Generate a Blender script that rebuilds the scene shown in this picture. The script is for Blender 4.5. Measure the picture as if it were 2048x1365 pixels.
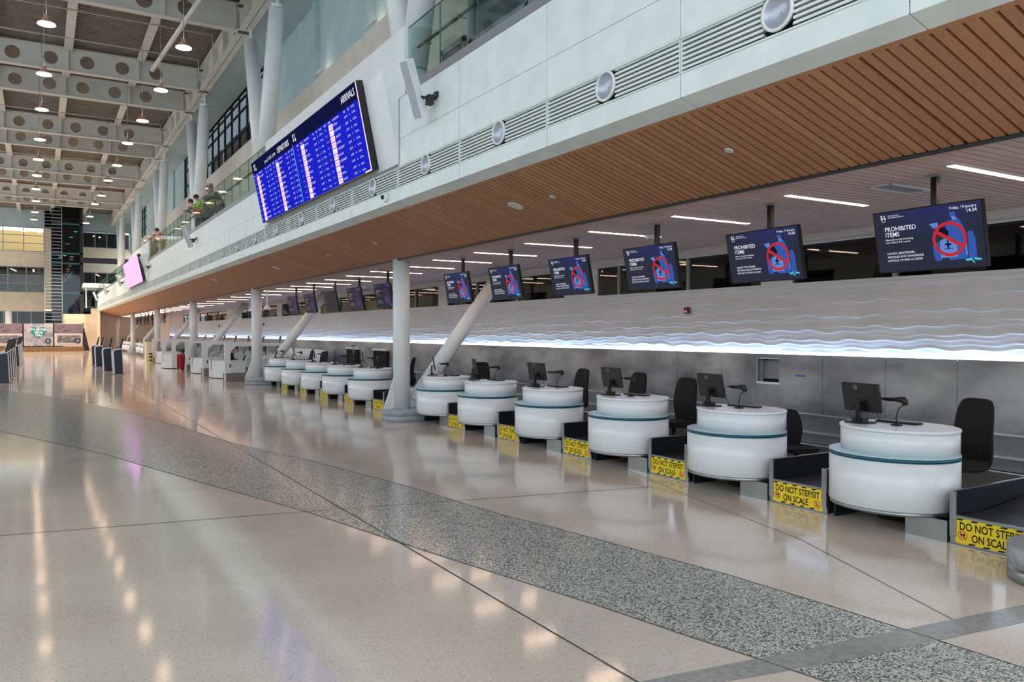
import bpy, math, random
from mathutils import Vector, Matrix
random.seed(7)
sc = bpy.context.scene
for o in list(bpy.data.objects): bpy.data.objects.remove(o)
col = sc.collection

# ------------------------------------------------------------ camera, world, exposure
F = 1580.0
YAW = math.atan((1024 - 80) / F)
PITCH = math.atan((682.5 - 664) / F)
cd = bpy.data.cameras.new('camera'); cam = bpy.data.objects.new('camera', cd); col.objects.link(cam)
cd.sensor_width = 36; cd.lens = F / 2048 * 36; cd.clip_end = 400; cd.clip_start = .05
cam.location = (0, 0, 1.95)
cam.rotation_euler = (math.pi / 2 - PITCH, 0, -YAW)
sc.camera = cam
w = bpy.data.worlds.new('world'); sc.world = w; w.use_nodes = True
bg = w.node_tree.nodes['Background']
bg.inputs[0].default_value = (.80, .91, 1.0, 1); bg.inputs[1].default_value = 1.4
sc.view_settings.view_transform = 'Standard'; sc.view_settings.look = 'None'
sc.view_settings.exposure = 0.92; sc.view_settings.gamma = 1
sc.view_settings.use_curve_mapping = False

# ------------------------------------------------------------ materials
def lin(c):
    return tuple(((v / 255) / 12.92 if v / 255 <= .04045 else ((v / 255 + .055) / 1.055) ** 2.4) for v in c)
def mat(name, rgb, rough=.5, metal=0, emit=None, es=0, spec=.5):
    m = bpy.data.materials.new(name); m.use_nodes = True
    b = m.node_tree.nodes['Principled BSDF']
    b.inputs['Base Color'].default_value = (*lin(rgb), 1)
    b.inputs['Roughness'].default_value = rough; b.inputs['Metallic'].default_value = metal
    b.inputs['Specular IOR Level'].default_value = spec
    if emit:
        b.inputs['Emission Color'].default_value = (*lin(emit), 1); b.inputs['Emission Strength'].default_value = es
    return m
def nodes(m): return m.node_tree.nodes, m.node_tree.links, m.node_tree.nodes['Principled BSDF']
def speckle(m, scale, lo, hi, c0, c1, detail=2.0, bump=0, tex='ShaderNodeTexNoise'):
    n, l, b = nodes(m)
    tc = n.new('ShaderNodeTexCoord'); t = n.new(tex); t.inputs['Scale'].default_value = scale
    if 'Detail' in t.inputs: t.inputs['Detail'].default_value = detail
    l.new(tc.outputs['Object'], t.inputs['Vector'])
    r = n.new('ShaderNodeValToRGB'); e = r.color_ramp.elements
    e[0].position = lo; e[0].color = (*lin(c0), 1); e[1].position = hi; e[1].color = (*lin(c1), 1)
    l.new(t.outputs[0], r.inputs[0])
    return r, t, tc
def subtle(m, scale, c0, c1, lo=.35, hi=.65):
    n, l, b = nodes(m); r, t, tc = speckle(m, scale, lo, hi, c0, c1); l.new(r.outputs[0], b.inputs['Base Color']); return m
M = {}
M['white'] = subtle(mat('white_panel', (222, 232, 230), .38), 3, (216, 227, 225), (226, 235, 233))
M['whitegloss'] = subtle(mat('white_laminate', (228, 234, 238), .22), 2, (226, 232, 236), (231, 236, 240))
M['paint'] = subtle(mat('white_paint', (226, 230, 232), .42), 2, (222, 227, 229), (230, 233, 235))
M['soffit'] = subtle(mat('soffit_paint', (205, 208, 204), .5), 2, (202, 205, 201), (208, 211, 207))
M['teal'] = mat('teal_band', (8, 86, 106), .35)
M['tealglass'] = mat('pale_blue_ledge', (196, 222, 230), .25)
M['black'] = mat('black_plastic', (9, 10, 12), .42)
M['fabric'] = subtle(mat('black_mesh_fabric', (7, 8, 11), .85), 120, (6, 7, 9), (12, 13, 17))
M['darkgap'] = mat('dark_gap', (26, 26, 26), .8)
M['belt'] = subtle(mat('rubber_belt', (26, 29, 36), .5), 60, (22, 25, 31), (34, 37, 45))
M['guard'] = mat('dark_guard_plate', (38, 42, 50), .28, .2)
M['chrome'] = mat('chrome', (200, 205, 208), .15, 1)
M['rail'] = mat('bronze_handrail', (128, 116, 106), .3, .8)
M['greyframe'] = mat('grey_frame', (148, 156, 160), .4, .3)
M['greycap'] = mat('grey_cap', (128, 130, 134), .45, .2)
M['navy'] = mat('navy_laminate', (20, 28, 52), .35)
M['concrete'] = subtle(mat('grey_base', (160, 168, 176), .6), 14, (150, 158, 166), (170, 177, 184))
M['bodyred'] = mat('red_shell', (150, 20, 38), .35)
M['cream'] = subtle(mat('cream_wall', (228, 214, 190), .6), 1.5, (223, 209, 185), (234, 220, 197))
M['creamgrey'] = subtle(mat('grey_cream_wall', (206, 200, 186), .6), 1.5, (202, 196, 182), (210, 204, 191))
M['peach'] = mat('peach_wall', (234, 222, 212), .6)
M['blue'] = subtle(mat('pale_blue_wall', (168, 190, 196), .6), 1.2, (164, 186, 192), (173, 195, 200))
M['beam'] = subtle(mat('beam_paint', (206, 205, 197), .5), 1.5, (201, 200, 192), (211, 210, 202))
M['chord'] = subtle(mat('beam_flange_paint', (206, 202, 194), .5), 1.5, (202, 198, 190), (211, 207, 199))
M['deck'] = subtle(mat('roof_deck', (120, 112, 102), .6), 2, (112, 104, 95), (128, 120, 110))
M['lamp'] = mat('lamp_glow', (255, 240, 225), .4, 0, (255, 214, 178), 9)
M['linear'] = mat('linear_light_glow', (255, 245, 235), .4, 0, (255, 216, 190), 11)
M['dimlinear'] = mat('dim_linear_glow', (255, 245, 235), .4, 0, (255, 214, 186), 2.2)
M['cove'] = mat('led_cove_glow', (230, 240, 255), .4, 0, (176, 208, 255), 6)
M['skin'] = mat('skin', (190, 140, 118), .55)
M['suit'] = mat('dark_suit', (18, 20, 26), .8)
M['khaki'] = mat('khaki_cloth', (150, 134, 112), .8)
M['hivisgreen'] = mat('lime_vest', (176, 226, 40), .6)
M['hivisred'] = mat('red_vest', (245, 60, 44), .6)
M['hat'] = mat('white_hard_hat', (232, 232, 228), .3)
M['jeans'] = mat('dark_trousers', (40, 46, 60), .8)
M['grit'] = mat('grey_shirt', (70, 76, 80), .8)
M['bracket'] = mat('black_bracket', (28, 30, 32), .5)
M['speakergrille'] = subtle(mat('speaker_grille', (168, 174, 184), .5), 200, (150, 156, 166), (182, 188, 198))
M['tape'] = mat('blue_tape', (58, 120, 200), .6)
M['paper'] = mat('paper', (235, 236, 240), .7)
M['ink'] = mat('ink', (24, 22, 18), .7)
M['signyellow'] = mat('yellow_sign_face', (244, 214, 40), .45)
M['signorange'] = mat('orange_disc', (246, 196, 84), .5)
M['signred'] = mat('sign_red_ring', (196, 66, 24), .5)
M['yellow'] = mat('yellow_paint', (225, 200, 60), .5)
M['crimson'] = mat('alarm_red', (128, 14, 34), .4)
M['woodbase'] = subtle(mat('timber_base', (120, 92, 62), .7), 6, (104, 78, 50), (136, 106, 74))
M['darkroom'] = mat('dark_room', (30, 32, 36), .8)  # near-black base colour stands in for an unlit room
M['darkroom2'] = mat('dim_upper_room', (72, 68, 66), .8)  # dimness of the upper room put into its base colour
M['roomobj'] = mat('room_objects', (104, 104, 98), .7)
M['cyan'] = mat('cyan_glow_pane', (120, 200, 225), .4, 0, (120, 205, 230), .7)  # panes glow by emission, standing in for cyan-lit items
M['warmroom'] = mat('glowing_room_wall', (236, 196, 130), .6, 0, (240, 190, 120), .1)  # wall glows by emission to stand in for room lighting
M['scrframe'] = mat('display_bezel', (14, 15, 18), .25)
M['pink'] = mat('pink_screen', (20, 20, 20), .4, 0, (240, 178, 250), 1.25)
M['scrtext'] = mat('screen_white', (20, 20, 20), .4, 0, (235, 238, 250), .85)
M['scrtextdim'] = mat('screen_grey_text', (20, 20, 20), .4, 0, (170, 176, 200), .6)
M['scrred'] = mat('screen_red', (20, 5, 5), .4, 0, (196, 44, 56), .8)
M['scrblue'] = mat('screen_light_blue', (10, 10, 20), .4, 0, (56, 92, 178), .75)
M['scrblue2'] = mat('screen_pale_blue', (10, 10, 20), .4, 0, (104, 140, 214), .75)
M['scrdark'] = mat('screen_dark', (10, 10, 20), .4, 0, (20, 24, 50), .5)
M['scrcyan'] = mat('screen_cyan', (10, 10, 20), .4, 0, (80, 200, 220), .8)
M['bdblue'] = mat('board_blue', (6, 6, 16), .4, 0, (26, 32, 190), .95)
M['bdnavy'] = mat('board_navy', (6, 6, 16), .4, 0, (18, 20, 62), .8)
M['bdpink'] = mat('board_pink_cell', (20, 20, 20), .4, 0, (252, 222, 244), 1.0)
M['bdred'] = mat('board_red_text', (20, 20, 20), .4, 0, (240, 50, 90), 1.0)
M['pebble'] = mat('hatch_curtain', (14, 16, 20), .9)
M['trimdark'] = mat('dark_joint', (70, 68, 66), .5)
M['heart'] = mat('teal_heart', (14, 124, 128), .6)
M['bannerwhite'] = mat('banner_white', (190, 184, 186), .6)
M['disc'] = mat('navy_badge', (30, 40, 80), .6)

def screen_mat():
    m = mat('screen_navy', (10, 10, 20), .18, 0, (40, 46, 84), .6)
    n, l, b = nodes(m)
    tc = n.new('ShaderNodeTexCoord'); g = n.new('ShaderNodeTexGradient'); g.gradient_type = 'SPHERICAL'
    mp = n.new('ShaderNodeMapping'); mp.inputs['Location'].default_value = (0, .2, .42); mp.inputs['Scale'].default_value = (0, 1.5, 2.2)
    l.new(tc.outputs['Object'], mp.inputs[0]); l.new(mp.outputs[0], g.inputs[0])
    r = n.new('ShaderNodeValToRGB'); e = r.color_ramp.elements
    e[0].color = (*lin((50, 54, 72)), 1); e[1].color = (*lin((48, 58, 124)), 1)
    l.new(g.outputs[0], r.inputs[0]); l.new(r.outputs[0], b.inputs['Emission Color'])
    return m
M['screen'] = screen_mat()
M['screenoff'] = mat('screen_oblique', (24, 25, 30), .2, 0, (44, 46, 62), .35)

def steel(name, c0, c1, rough):
    m = mat(name, c0, rough, .92)
    n, l, b = nodes(m)
    r, t, tc = speckle(m, 1.1, .36, .64, c0, c1, 4)
    mp = n.new('ShaderNodeMapping'); mp.inputs['Scale'].default_value = (1, .7, 1.6)
    l.new(tc.outputs['Object'], mp.inputs[0]); l.new(mp.outputs[0], t.inputs['Vector'])
    l.new(r.outputs[0], b.inputs['Base Color'])
    t2 = n.new('ShaderNodeTexNoise'); t2.inputs['Scale'].default_value = 1.4; t2.inputs['Detail'].default_value = 3
    l.new(tc.outputs['Object'], t2.inputs['Vector'])
    bp = n.new('ShaderNodeBump'); bp.inputs['Strength'].default_value = .25; bp.inputs['Distance'].default_value = .05
    l.new(t2.outputs[0], bp.inputs['Height']); l.new(bp.outputs[0], b.inputs['Normal'])
    return m
M['steel'] = steel('brushed_steel_wall', (160, 162, 168), (226, 228, 232), .27)
M['steel2'] = steel('steel_trim', (160, 166, 168), (182, 187, 188), .3)

def wood(name, ca, cb, cc):
    m = mat(name, ca, .5); n, l, b = nodes(m)
    tc = n.new('ShaderNodeTexCoord'); sp = n.new('ShaderNodeSeparateXYZ'); l.new(tc.outputs['Object'], sp.inputs[0])
    dv = n.new('ShaderNodeMath'); dv.operation = 'DIVIDE'; dv.inputs[1].default_value = .111
    l.new(sp.outputs['Y'], dv.inputs[0])
    fl = n.new('ShaderNodeMath'); fl.operation = 'FLOOR'; l.new(dv.outputs[0], fl.inputs[0])
    wn = n.new('ShaderNodeTexWhiteNoise'); wn.noise_dimensions = '1D'; l.new(fl.outputs[0], wn.inputs['W'])
    r = n.new('ShaderNodeValToRGB'); e = r.color_ramp.elements
    e[0].color = (*lin(ca), 1); e[1].color = (*lin(cb), 1); e2 = r.color_ramp.elements.new(.5); e2.color = (*lin(cc), 1)
    l.new(wn.outputs['Value'], r.inputs[0])
    mp = n.new('ShaderNodeMapping'); mp.inputs['Scale'].default_value = (1.2, 40, 40)
    l.new(tc.outputs['Object'], mp.inputs[0])
    t = n.new('ShaderNodeTexNoise'); t.inputs['Scale'].default_value = 1.5; t.inputs['Detail'].default_value = 3
    l.new(mp.outputs[0], t.inputs['Vector'])
    mx = n.new('ShaderNodeMixRGB'); mx.blend_type = 'MULTIPLY'; mx.inputs[0].default_value = .35
    r2 = n.new('ShaderNodeValToRGB'); r2.color_ramp.elements[0].position = .3; r2.color_ramp.elements[0].color = (.55, .5, .45, 1); r2.color_ramp.elements[1].position = .7
    l.new(t.outputs[0], r2.inputs[0]); l.new(r.outputs[0], mx.inputs[1]); l.new(r2.outputs[0], mx.inputs[2])
    l.new(mx.outputs[0], b.inputs['Base Color'])
    return m
M['wood'] = wood('oak_slats', (186, 132, 94), (196, 146, 102), (180, 128, 94))
M['wood2'] = wood('oak_slats_cool', (200, 170, 156), (208, 178, 163), (194, 164, 150))  # same oak, retinted to carry the bluish light on the flat ceiling

def terrazzo():
    m = mat('terrazzo', (205, 192, 178), .13, 0); n, l, b = nodes(m)
    b.inputs['Specular IOR Level'].default_value = 1.0
    r, t, tc = speckle(m, 1.0, .35, .65, (211, 197, 183), (223, 210, 196), 3)
    t.inputs['Scale'].default_value = .9
    v = n.new('ShaderNodeTexVoronoi'); v.inputs['Scale'].default_value = 130; l.new(tc.outputs['Object'], v.inputs['Vector'])
    sp = n.new('ShaderNodeSeparateColor'); l.new(v.outputs['Color'], sp.inputs[0])
    r2 = n.new('ShaderNodeValToRGB'); r2.color_ramp.interpolation = 'CONSTANT'
    e = r2.color_ramp.elements; e[0].position = 0; e[0].color = (.62, .60, .56, 1); e[1].position = .07; e[1].color = (1, 1, 1, 1)
    e3 = e.new(.9); e3.color = (1.12, 1.1, 1.08, 1)
    l.new(sp.outputs[0], r2.inputs[0])
    mx = n.new('ShaderNodeMixRGB'); mx.blend_type = 'MULTIPLY'; mx.inputs[0].default_value = .8
    l.new(r.outputs[0], mx.inputs[1]); l.new(r2.outputs[0], mx.inputs[2]); l.new(mx.outputs[0], b.inputs['Base Color'])
    t3 = n.new('ShaderNodeTexNoise'); t3.inputs['Scale'].default_value = .6; t3.inputs['Detail'].default_value = 2
    l.new(tc.outputs['Object'], t3.inputs['Vector'])
    mr = n.new('ShaderNodeMapRange'); mr.inputs[3].default_value = .05; mr.inputs[4].default_value = .13
    l.new(t3.outputs[0], mr.inputs[0]); l.new(mr.outputs[0], b.inputs['Roughness'])
    bp = n.new('ShaderNodeBump'); bp.inputs['Strength'].default_value = .04; bp.inputs['Distance'].default_value = .02
    t4 = n.new('ShaderNodeTexNoise'); t4.inputs['Scale'].default_value = 2.2; t4.inputs['Detail'].default_value = 1
    l.new(tc.outputs['Object'], t4.inputs['Vector']); l.new(t4.outputs[0], bp.inputs['Height']); l.new(bp.outputs[0], b.inputs['Normal'])
    return m
M['floor'] = terrazzo()
def darkterrazzo(name, cs, scale):
    m = mat(name, (120, 125, 120), .16, spec=.75); n, l, b = nodes(m)
    tc = n.new('ShaderNodeTexCoord'); v = n.new('ShaderNodeTexVoronoi'); v.inputs['Scale'].default_value = scale
    l.new(tc.outputs['Object'], v.inputs['Vector'])
    sp = n.new('ShaderNodeSeparateColor'); l.new(v.outputs['Color'], sp.inputs[0])
    r2 = n.new('ShaderNodeValToRGB'); r2.color_ramp.interpolation = 'CONSTANT'; e = r2.color_ramp.elements
    e[0].color = (*lin(cs[0]), 1); e[1].position = .3; e[1].color = (*lin(cs[1]), 1)
    a = e.new(.55); a.color = (*lin(cs[2]), 1)
    l.new(sp.outputs[0], r2.inputs[0]); l.new(r2.outputs[0], b.inputs['Base Color'])
    return m
M['band'] = darkterrazzo('grey_terrazzo_band', ((84, 96, 94), (146, 154, 150), (212, 208, 197)), 100)
M['strip'] = darkterrazzo('grey_threshold_strip', ((146, 147, 143), (152, 153, 149), (160, 160, 156)), 30)

def glass(name, tint, refl=.1, base=.0):
    m = bpy.data.materials.new(name); m.use_nodes = True; n, l = m.node_tree.nodes, m.node_tree.links; n.clear()
    out = n.new('ShaderNodeOutputMaterial'); t = n.new('ShaderNodeBsdfTransparent'); g = n.new('ShaderNodeBsdfGlossy')
    t.inputs[0].default_value = (*tint, 1); g.inputs['Roughness'].default_value = .03
    fr = n.new('ShaderNodeLayerWeight'); fr.inputs[0].default_value = .35
    mx = n.new('ShaderNodeMixShader'); mr = n.new('ShaderNodeMapRange')
    mr.inputs[3].default_value = base; mr.inputs[4].default_value = refl + base
    l.new(fr.outputs['Facing'], mr.inputs[0]); l.new(mr.outputs[0], mx.inputs[0])
    l.new(t.outputs[0], mx.inputs[1]); l.new(g.outputs[0], mx.inputs[2]); l.new(mx.outputs[0], out.inputs[0])
    return m
M['glass'] = glass('balustrade_glass', (.80, .90, .87), .18, .02)
M['clear'] = glass('clear_glass', (.93, .95, .95), .1, .01)
M['glassedge'] = mat('glass_edge', (60, 110, 104), .2)
M['dglass'] = glass('dark_window_glass', (.34, .38, .40), .22, .04)
M['blueglass'] = glass('blue_lift_glass', (.10, .22, .30), .35, .05)

def poster(name, cols, scale):
    m = mat(name, cols[0], .6); n, l, b = nodes(m)
    tc = n.new('ShaderNodeTexCoord'); t = n.new('ShaderNodeTexNoise'); t.inputs['Scale'].default_value = scale; t.inputs['Detail'].default_value = 5
    t.inputs['Distortion'].default_value = 1.5
    l.new(tc.outputs['Object'], t.inputs['Vector'])
    r = n.new('ShaderNodeValToRGB'); e = r.color_ramp.elements
    e[0].position = .32; e[0].color = (*lin(cols[0]), 1); e[1].position = .68; e[1].color = (*lin(cols[-1]), 1)
    for i, c in enumerate(cols[1:-1]): q = e.new(.32 + .36 * (i + 1) / (len(cols) - 1)); q.color = (*lin(c), 1)
    l.new(t.outputs[0], r.inputs[0]); l.new(r.outputs[0], b.inputs['Base Color']); return m
M['photoA'] = poster('construction_photo', ((56, 54, 76), (96, 90, 112), (128, 108, 116), (84, 82, 104)), 1.6)
M['photoB'] = poster('interior_photo', ((120, 120, 136), (158, 158, 172), (190, 188, 198)), 1.2)
M['photoC'] = poster('crowd_photo', ((44, 44, 54), (104, 102, 108), (168, 164, 166)), 3.5)

for k_ in ('screen', 'screenoff', 'pink', 'scrtext', 'scrtextdim', 'scrred', 'scrblue', 'scrblue2', 'scrdark', 'scrcyan', 'bdblue', 'bdnavy', 'bdpink', 'bdred'):
    b_ = M[k_].node_tree.nodes['Principled BSDF']; b_.inputs['Specular IOR Level'].default_value = .12; b_.inputs['IOR'].default_value = 1.001 if k_[:2] == 'bd' or k_ == 'pink' else 1.3; b_.inputs['Emission Strength'].default_value *= .61
# ------------------------------------------------------------ mesh helpers
class MB:
    def __init__(s): s.v = []; s.f = []; s.sm = []
    def add(s, vs, fs, smooth=False):
        n = len(s.v); s.v += [tuple(p) for p in vs]; s.f += [tuple(i + n for i in f) for f in fs]; s.sm += [smooth] * len(fs); return s
    def box(s, x0, y0, z0, x1, y1, z1, mt=None):
        vs = [Vector((x, y, z)) for z in (z0, z1) for y in (y0, y1) for x in (x0, x1)]
        if mt: vs = [mt @ v for v in vs]
        return s.add(vs, [(0, 2, 3, 1), (4, 5, 7, 6), (0, 1, 5, 4), (2, 6, 7, 3), (0, 4, 6, 2), (1, 3, 7, 5)])
    def rbox(s, x0, y0, z0, x1, y1, z1, r=.01, axis='z', mt=None, seg=3):
        # box with rounded corners seen along axis
        def rr(a0, b0, a1, b1):
            P = []
            for cx, cy, st in ((a1 - r, b1 - r, 0), (a0 + r, b1 - r, 90), (a0 + r, b0 + r, 180), (a1 - r, b0 + r, 270)):
                for k in range(seg + 1):
                    a = math.radians(st + 90 * k / seg); P.append((cx + r * math.cos(a), cy + r * math.sin(a)))
            return P
        if axis == 'z': P = rr(x0, y0, x1, y1); lo = [(a, b, z0) for a, b in P]; hi = [(a, b, z1) for a, b in P]
        elif axis == 'x': P = rr(y0, z0, y1, z1); lo = [(x0, a, b) for a, b in P]; hi = [(x1, a, b) for a, b in P]
        else: P = rr(x0, z0, x1, z1); lo = [(a, y1, b) for a, b in P]; hi = [(a, y0, b) for a, b in P]
        n = len(P); vs = lo + hi
        if mt: vs = [mt @ Vector(v) for v in vs]
        fs = [tuple(reversed(range(n))), tuple(range(n, 2 * n))] + [(i, (i + 1) % n, n + (i + 1) % n, n + i) for i in range(n)]
        return s.add(vs, fs)
    def loft(s, rings, cap=True, smooth=True, closed=False):
        n = len(rings[0]); vs = [p for r in rings for p in r]; fs = []
        for i in range(len(rings) - 1):
            for k in range(n): fs.append((i * n + k, i * n + (k + 1) % n, (i + 1) * n + (k + 1) % n, (i + 1) * n + k))
        s.add(vs, fs, smooth)
        if cap:
            b = len(s.v) - len(vs)
            s.f.append(tuple(b + k for k in reversed(range(n)))); s.sm.append(False)
            s.f.append(tuple(b + (len(rings) - 1) * n + k for k in range(n))); s.sm.append(False)
        return s
    def tube(s, pts, r, n=10, cap=True):
        pts = [Vector(p) for p in pts]; rs = r if isinstance(r, (list, tuple)) else [r] * len(pts)
        rings = []; up0 = None
        for i, p in enumerate(pts):
            d = (pts[min(i + 1, len(pts) - 1)] - pts[max(i - 1, 0)]).normalized()
            if up0 is None: up0 = Vector((0, 0, 1)) if abs(d.z) < .9 else Vector((1, 0, 0))
            a = d.cross(up0).normalized(); b_ = d.cross(a).normalized(); up0 = -b_ if False else up0
            rings.append([p + (a * math.cos(t) + b_ * math.sin(t)) * rs[i] for t in [2 * math.pi * k / n for k in range(n)]])
        rings = [list(reversed(q)) for q in rings]
        return s.loft(rings, cap)
    def cyl(s, c, r, z0, z1, n=24, r2=None):
        r2 = r if r2 is None else r2
        return s.loft([[(c[0] + q * math.cos(t), c[1] + q * math.sin(t), z) for t in [2 * math.pi * k / n for k in range(n)]] for q, z in ((r, z0), (r2, z1))])
    def prism(s, poly, axis, a, b):
        # poly in the two other axes; extruded along axis from a to b
        f = {'y': lambda p, q: (p[0], q, p[1]), 'x': lambda p, q: (q, p[0], p[1]), 'z': lambda p, q: (p[0], p[1], q)}[axis]
        n = len(poly); vs = [f(p, a) for p in poly] + [f(p, b) for p in poly]
        return s.add(vs, [tuple(range(n)), tuple(reversed(range(n, 2 * n)))] + [(i, n + i, n + (i + 1) % n, (i + 1) % n) for i in range(n)])
    def flat(s, mesh2, o, u, v, sc_=1.0, sx=1.0):
        o, u, v = Vector(o), Vector(u), Vector(v)
        return s.add([o + u * (x * sc_ * sx) + v * (y * sc_) for x, y in mesh2[0]], mesh2[1])
    def build(s, name, m, parent=None, loc=None):
        me = bpy.data.meshes.new(name); me.from_pydata([tuple(v) for v in s.v], [], s.f); me.materials.append(m)
        me.polygons.foreach_set('use_smooth', s.sm); me.update()
        import bmesh
        if len(s.f) < 30000:
            b = bmesh.new(); b.from_mesh(me); bmesh.ops.recalc_face_normals(b, faces=b.faces); b.to_mesh(me); b.free()
        o = bpy.data.objects.new(name, me); col.objects.link(o)
        if parent: o.parent = parent
        if loc: o.location = loc
        return o
def tag(o, label, cat, group=None, kind='thing'):
    o['label'] = label; o['category'] = cat; o['kind'] = kind
    if group: o['group'] = group
    return o
def struct(name, mb, m, label=None):
    o = mb.build(name, m); o['kind'] = 'structure'
    if label: o['label'] = label
    return o
def thing(name, label, cat, loc=(0, 0, 0), rz=0, group=None):
    o = bpy.data.objects.new(name, None); col.objects.link(o); o.location = loc; o.rotation_euler = (0, 0, rz)
    o.empty_display_size = .1
    return tag(o, label, cat, group)
def kids(o): return [c for c in bpy.data.objects if c.parent == o]
KC = {}
def copy_tree(o, parent=None, loc=None, rz=None, label=None):
    if o.name not in KC: KC[o.name] = kids(o)
    c = o.copy(); col.objects.link(c); c.parent = parent
    if loc is not None: c.location = loc
    if rz is not None: c.rotation_euler = (0, 0, rz)
    if label: c['label'] = label
    for k in KC[o.name]: copy_tree(k, c)
    return c
TC = {}
def text2d(st, size=1.0, bold=0.0, align='LEFT', res=2, space=1.0, line=1.0):
    key = (st, size, bold, align, res, space, line)
    if key in TC: return TC[key]
    cu = bpy.data.curves.new('t', 'FONT'); cu.body = st; cu.size = size; cu.offset = bold; cu.align_x = align
    cu.resolution_u = res; cu.space_character = space; cu.space_line = line; cu.dimensions = '2D'
    ob = bpy.data.objects.new('t', cu); col.objects.link(ob)
    dg = bpy.context.evaluated_depsgraph_get(); dg.update()
    me = ob.evaluated_get(dg).to_mesh()
    r = ([(v.co.x, v.co.y) for v in me.vertices], [tuple(p.vertices) for p in me.polygons])
    ob.evaluated_get(dg).to_mesh_clear(); bpy.data.objects.remove(ob); bpy.data.curves.remove(cu)
    TC[key] = r; return r
def disc2d(r, n=28, r0=0, cx=0, cy=0, sy=1):
    vs = []; fs = []
    for k in range(n):
        t = 2 * math.pi * k / n; vs.append((cx + r * math.cos(t), cy + r * sy * math.sin(t)))
    if r0:
        for k in range(n):
            t = 2 * math.pi * k / n; vs.append((cx + r0 * math.cos(t), cy + r0 * sy * math.sin(t)))
        fs = [(k, (k + 1) % n, n + (k + 1) % n, n + k) for k in range(n)]
    else: fs = [tuple(range(n))]
    return vs, fs
def poly2d(*polys):
    vs = []; fs = []
    for p in polys: n = len(vs); vs += list(p); fs.append(tuple(range(n, n + len(p))))
    return vs, fs
def rect2d(x0, y0, x1, y1): return [(x0, y0), (x1, y0), (x1, y1), (x0, y1)]
ORD = ['nearest', 'second nearest', 'third nearest', 'fourth nearest', 'fifth nearest', 'sixth nearest', 'seventh nearest', 'eighth nearest', 'ninth nearest', 'tenth nearest', 'eleventh nearest', 'twelfth nearest']

# ------------------------------------------------------------ setting: floor
b = MB(); b.add([(-16, -8, 0), (14, -8, 0), (14, 100, 0), (-16, 100, 0)], [(0, 1, 2, 3)])
struct('floor', b, M['floor'], 'polished beige terrazzo floor')
lower = [(4.02, 1.0), (3.86, 2.3), (3.66, 3.26), (3.55, 3.73), (3.4, 4.46), (3.22, 5.2), (3.0, 6.1), (2.8, 6.95), (2.46, 8.47), (1.75, 10.9), (.82, 14.26), (.14, 16.13), (-.68, 18.42), (-1.9, 21.5), (-3.3, 25), (-5, 28.6)]
upper = [(4.9, 1.0), (4.88, 2.38), (4.82, 3.49), (4.72, 4.55), (4.58, 5.33), (4.38, 6.5), (4.2, 7.3), (3.94, 9.39), (3.5, 11.75), (2.9, 14.3), (2.35, 18), (1.8, 21.3), (.9, 25.2), (-.2, 29), (-1.6, 32.6), (-3.2, 36)]
def ribbon(L, U, z):
    b = MB(); n = len(L); b.add([(x, y, z) for x, y in L] + [(x, y, z) for x, y in U], [(i, n + i, n + i + 1, i + 1) for i in range(n - 1)]); return b
struct('trim_1', ribbon(lower, upper, .0015), M['band'], 'curved speckled grey terrazzo band')
struct('trim_2', ribbon([(-2, 3.78), (3.14, 3.17), (4.1, 2.98), (5.65, 2.77), (6.6, 2.66)], [(-2, 3.96), (3.14, 3.35), (4.1, 3.2), (5.97, 2.95), (6.6, 2.87)], .003), M['strip'], 'grey metal threshold strip')
b = MB()
def line(pts, w_=.006, z=.0035):
    for (x0, y0), (x1, y1) in zip(pts, pts[1:]):
        d = Vector((x1 - x0, y1 - y0, 0)).normalized(); q = Vector((-d.y, d.x, 0)) * w_
        a, c = Vector((x0, y0, z)), Vector((x1, y1, z)); b.add([a - q, c - q, c + q, a + q], [(0, 1, 2, 3)])
line([(2.84, -4), (2.84, 60)]); line([(-6, 10.1), (-.34, 8.97), (2.47, 8.47), (6.6, 7.6)])
line([(7.1, 8.8), (6.53, 6.69), (6.11, 4.95), (5.29, 3.04)], .004)
line(lower, .005); line(upper, .005)
for y in (17.2, 25.6, 33.8, 42, 50.5, 59, 67.5, 76): line([(-8, y + 1.4), (6.2, y)], .006)
line([(-2.6, 15), (-2.6, 90)]); line([(6.9, 30), (6.9, 90)])
struct('trim_3', b, M['trimdark'], 'thin joints in the terrazzo')

b = MB(); b.box(-13.6, -8, 0, -13.4, 97, 6.3)  # unseen wall, built up to keep bright sky out of window reflections
for y in range(-7, 97, 4): b.box(-13.6, y, 6.3, -13.4, y + .25, 14.8)
for z in (8.5, 11.5): b.box(-13.55, -8, z, -13.45, 97, z + .12)
struct('wall_left', b, M['creamgrey'], 'unseen side wall with mullions, added to block sky reflections')
b = MB(); b.box(-13.6, -8.2, 0, 11, -8, 3.0); struct('wall_behind', b, M['creamgrey'])  # unseen rear wall, added with the side wall to darken reflections
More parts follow.
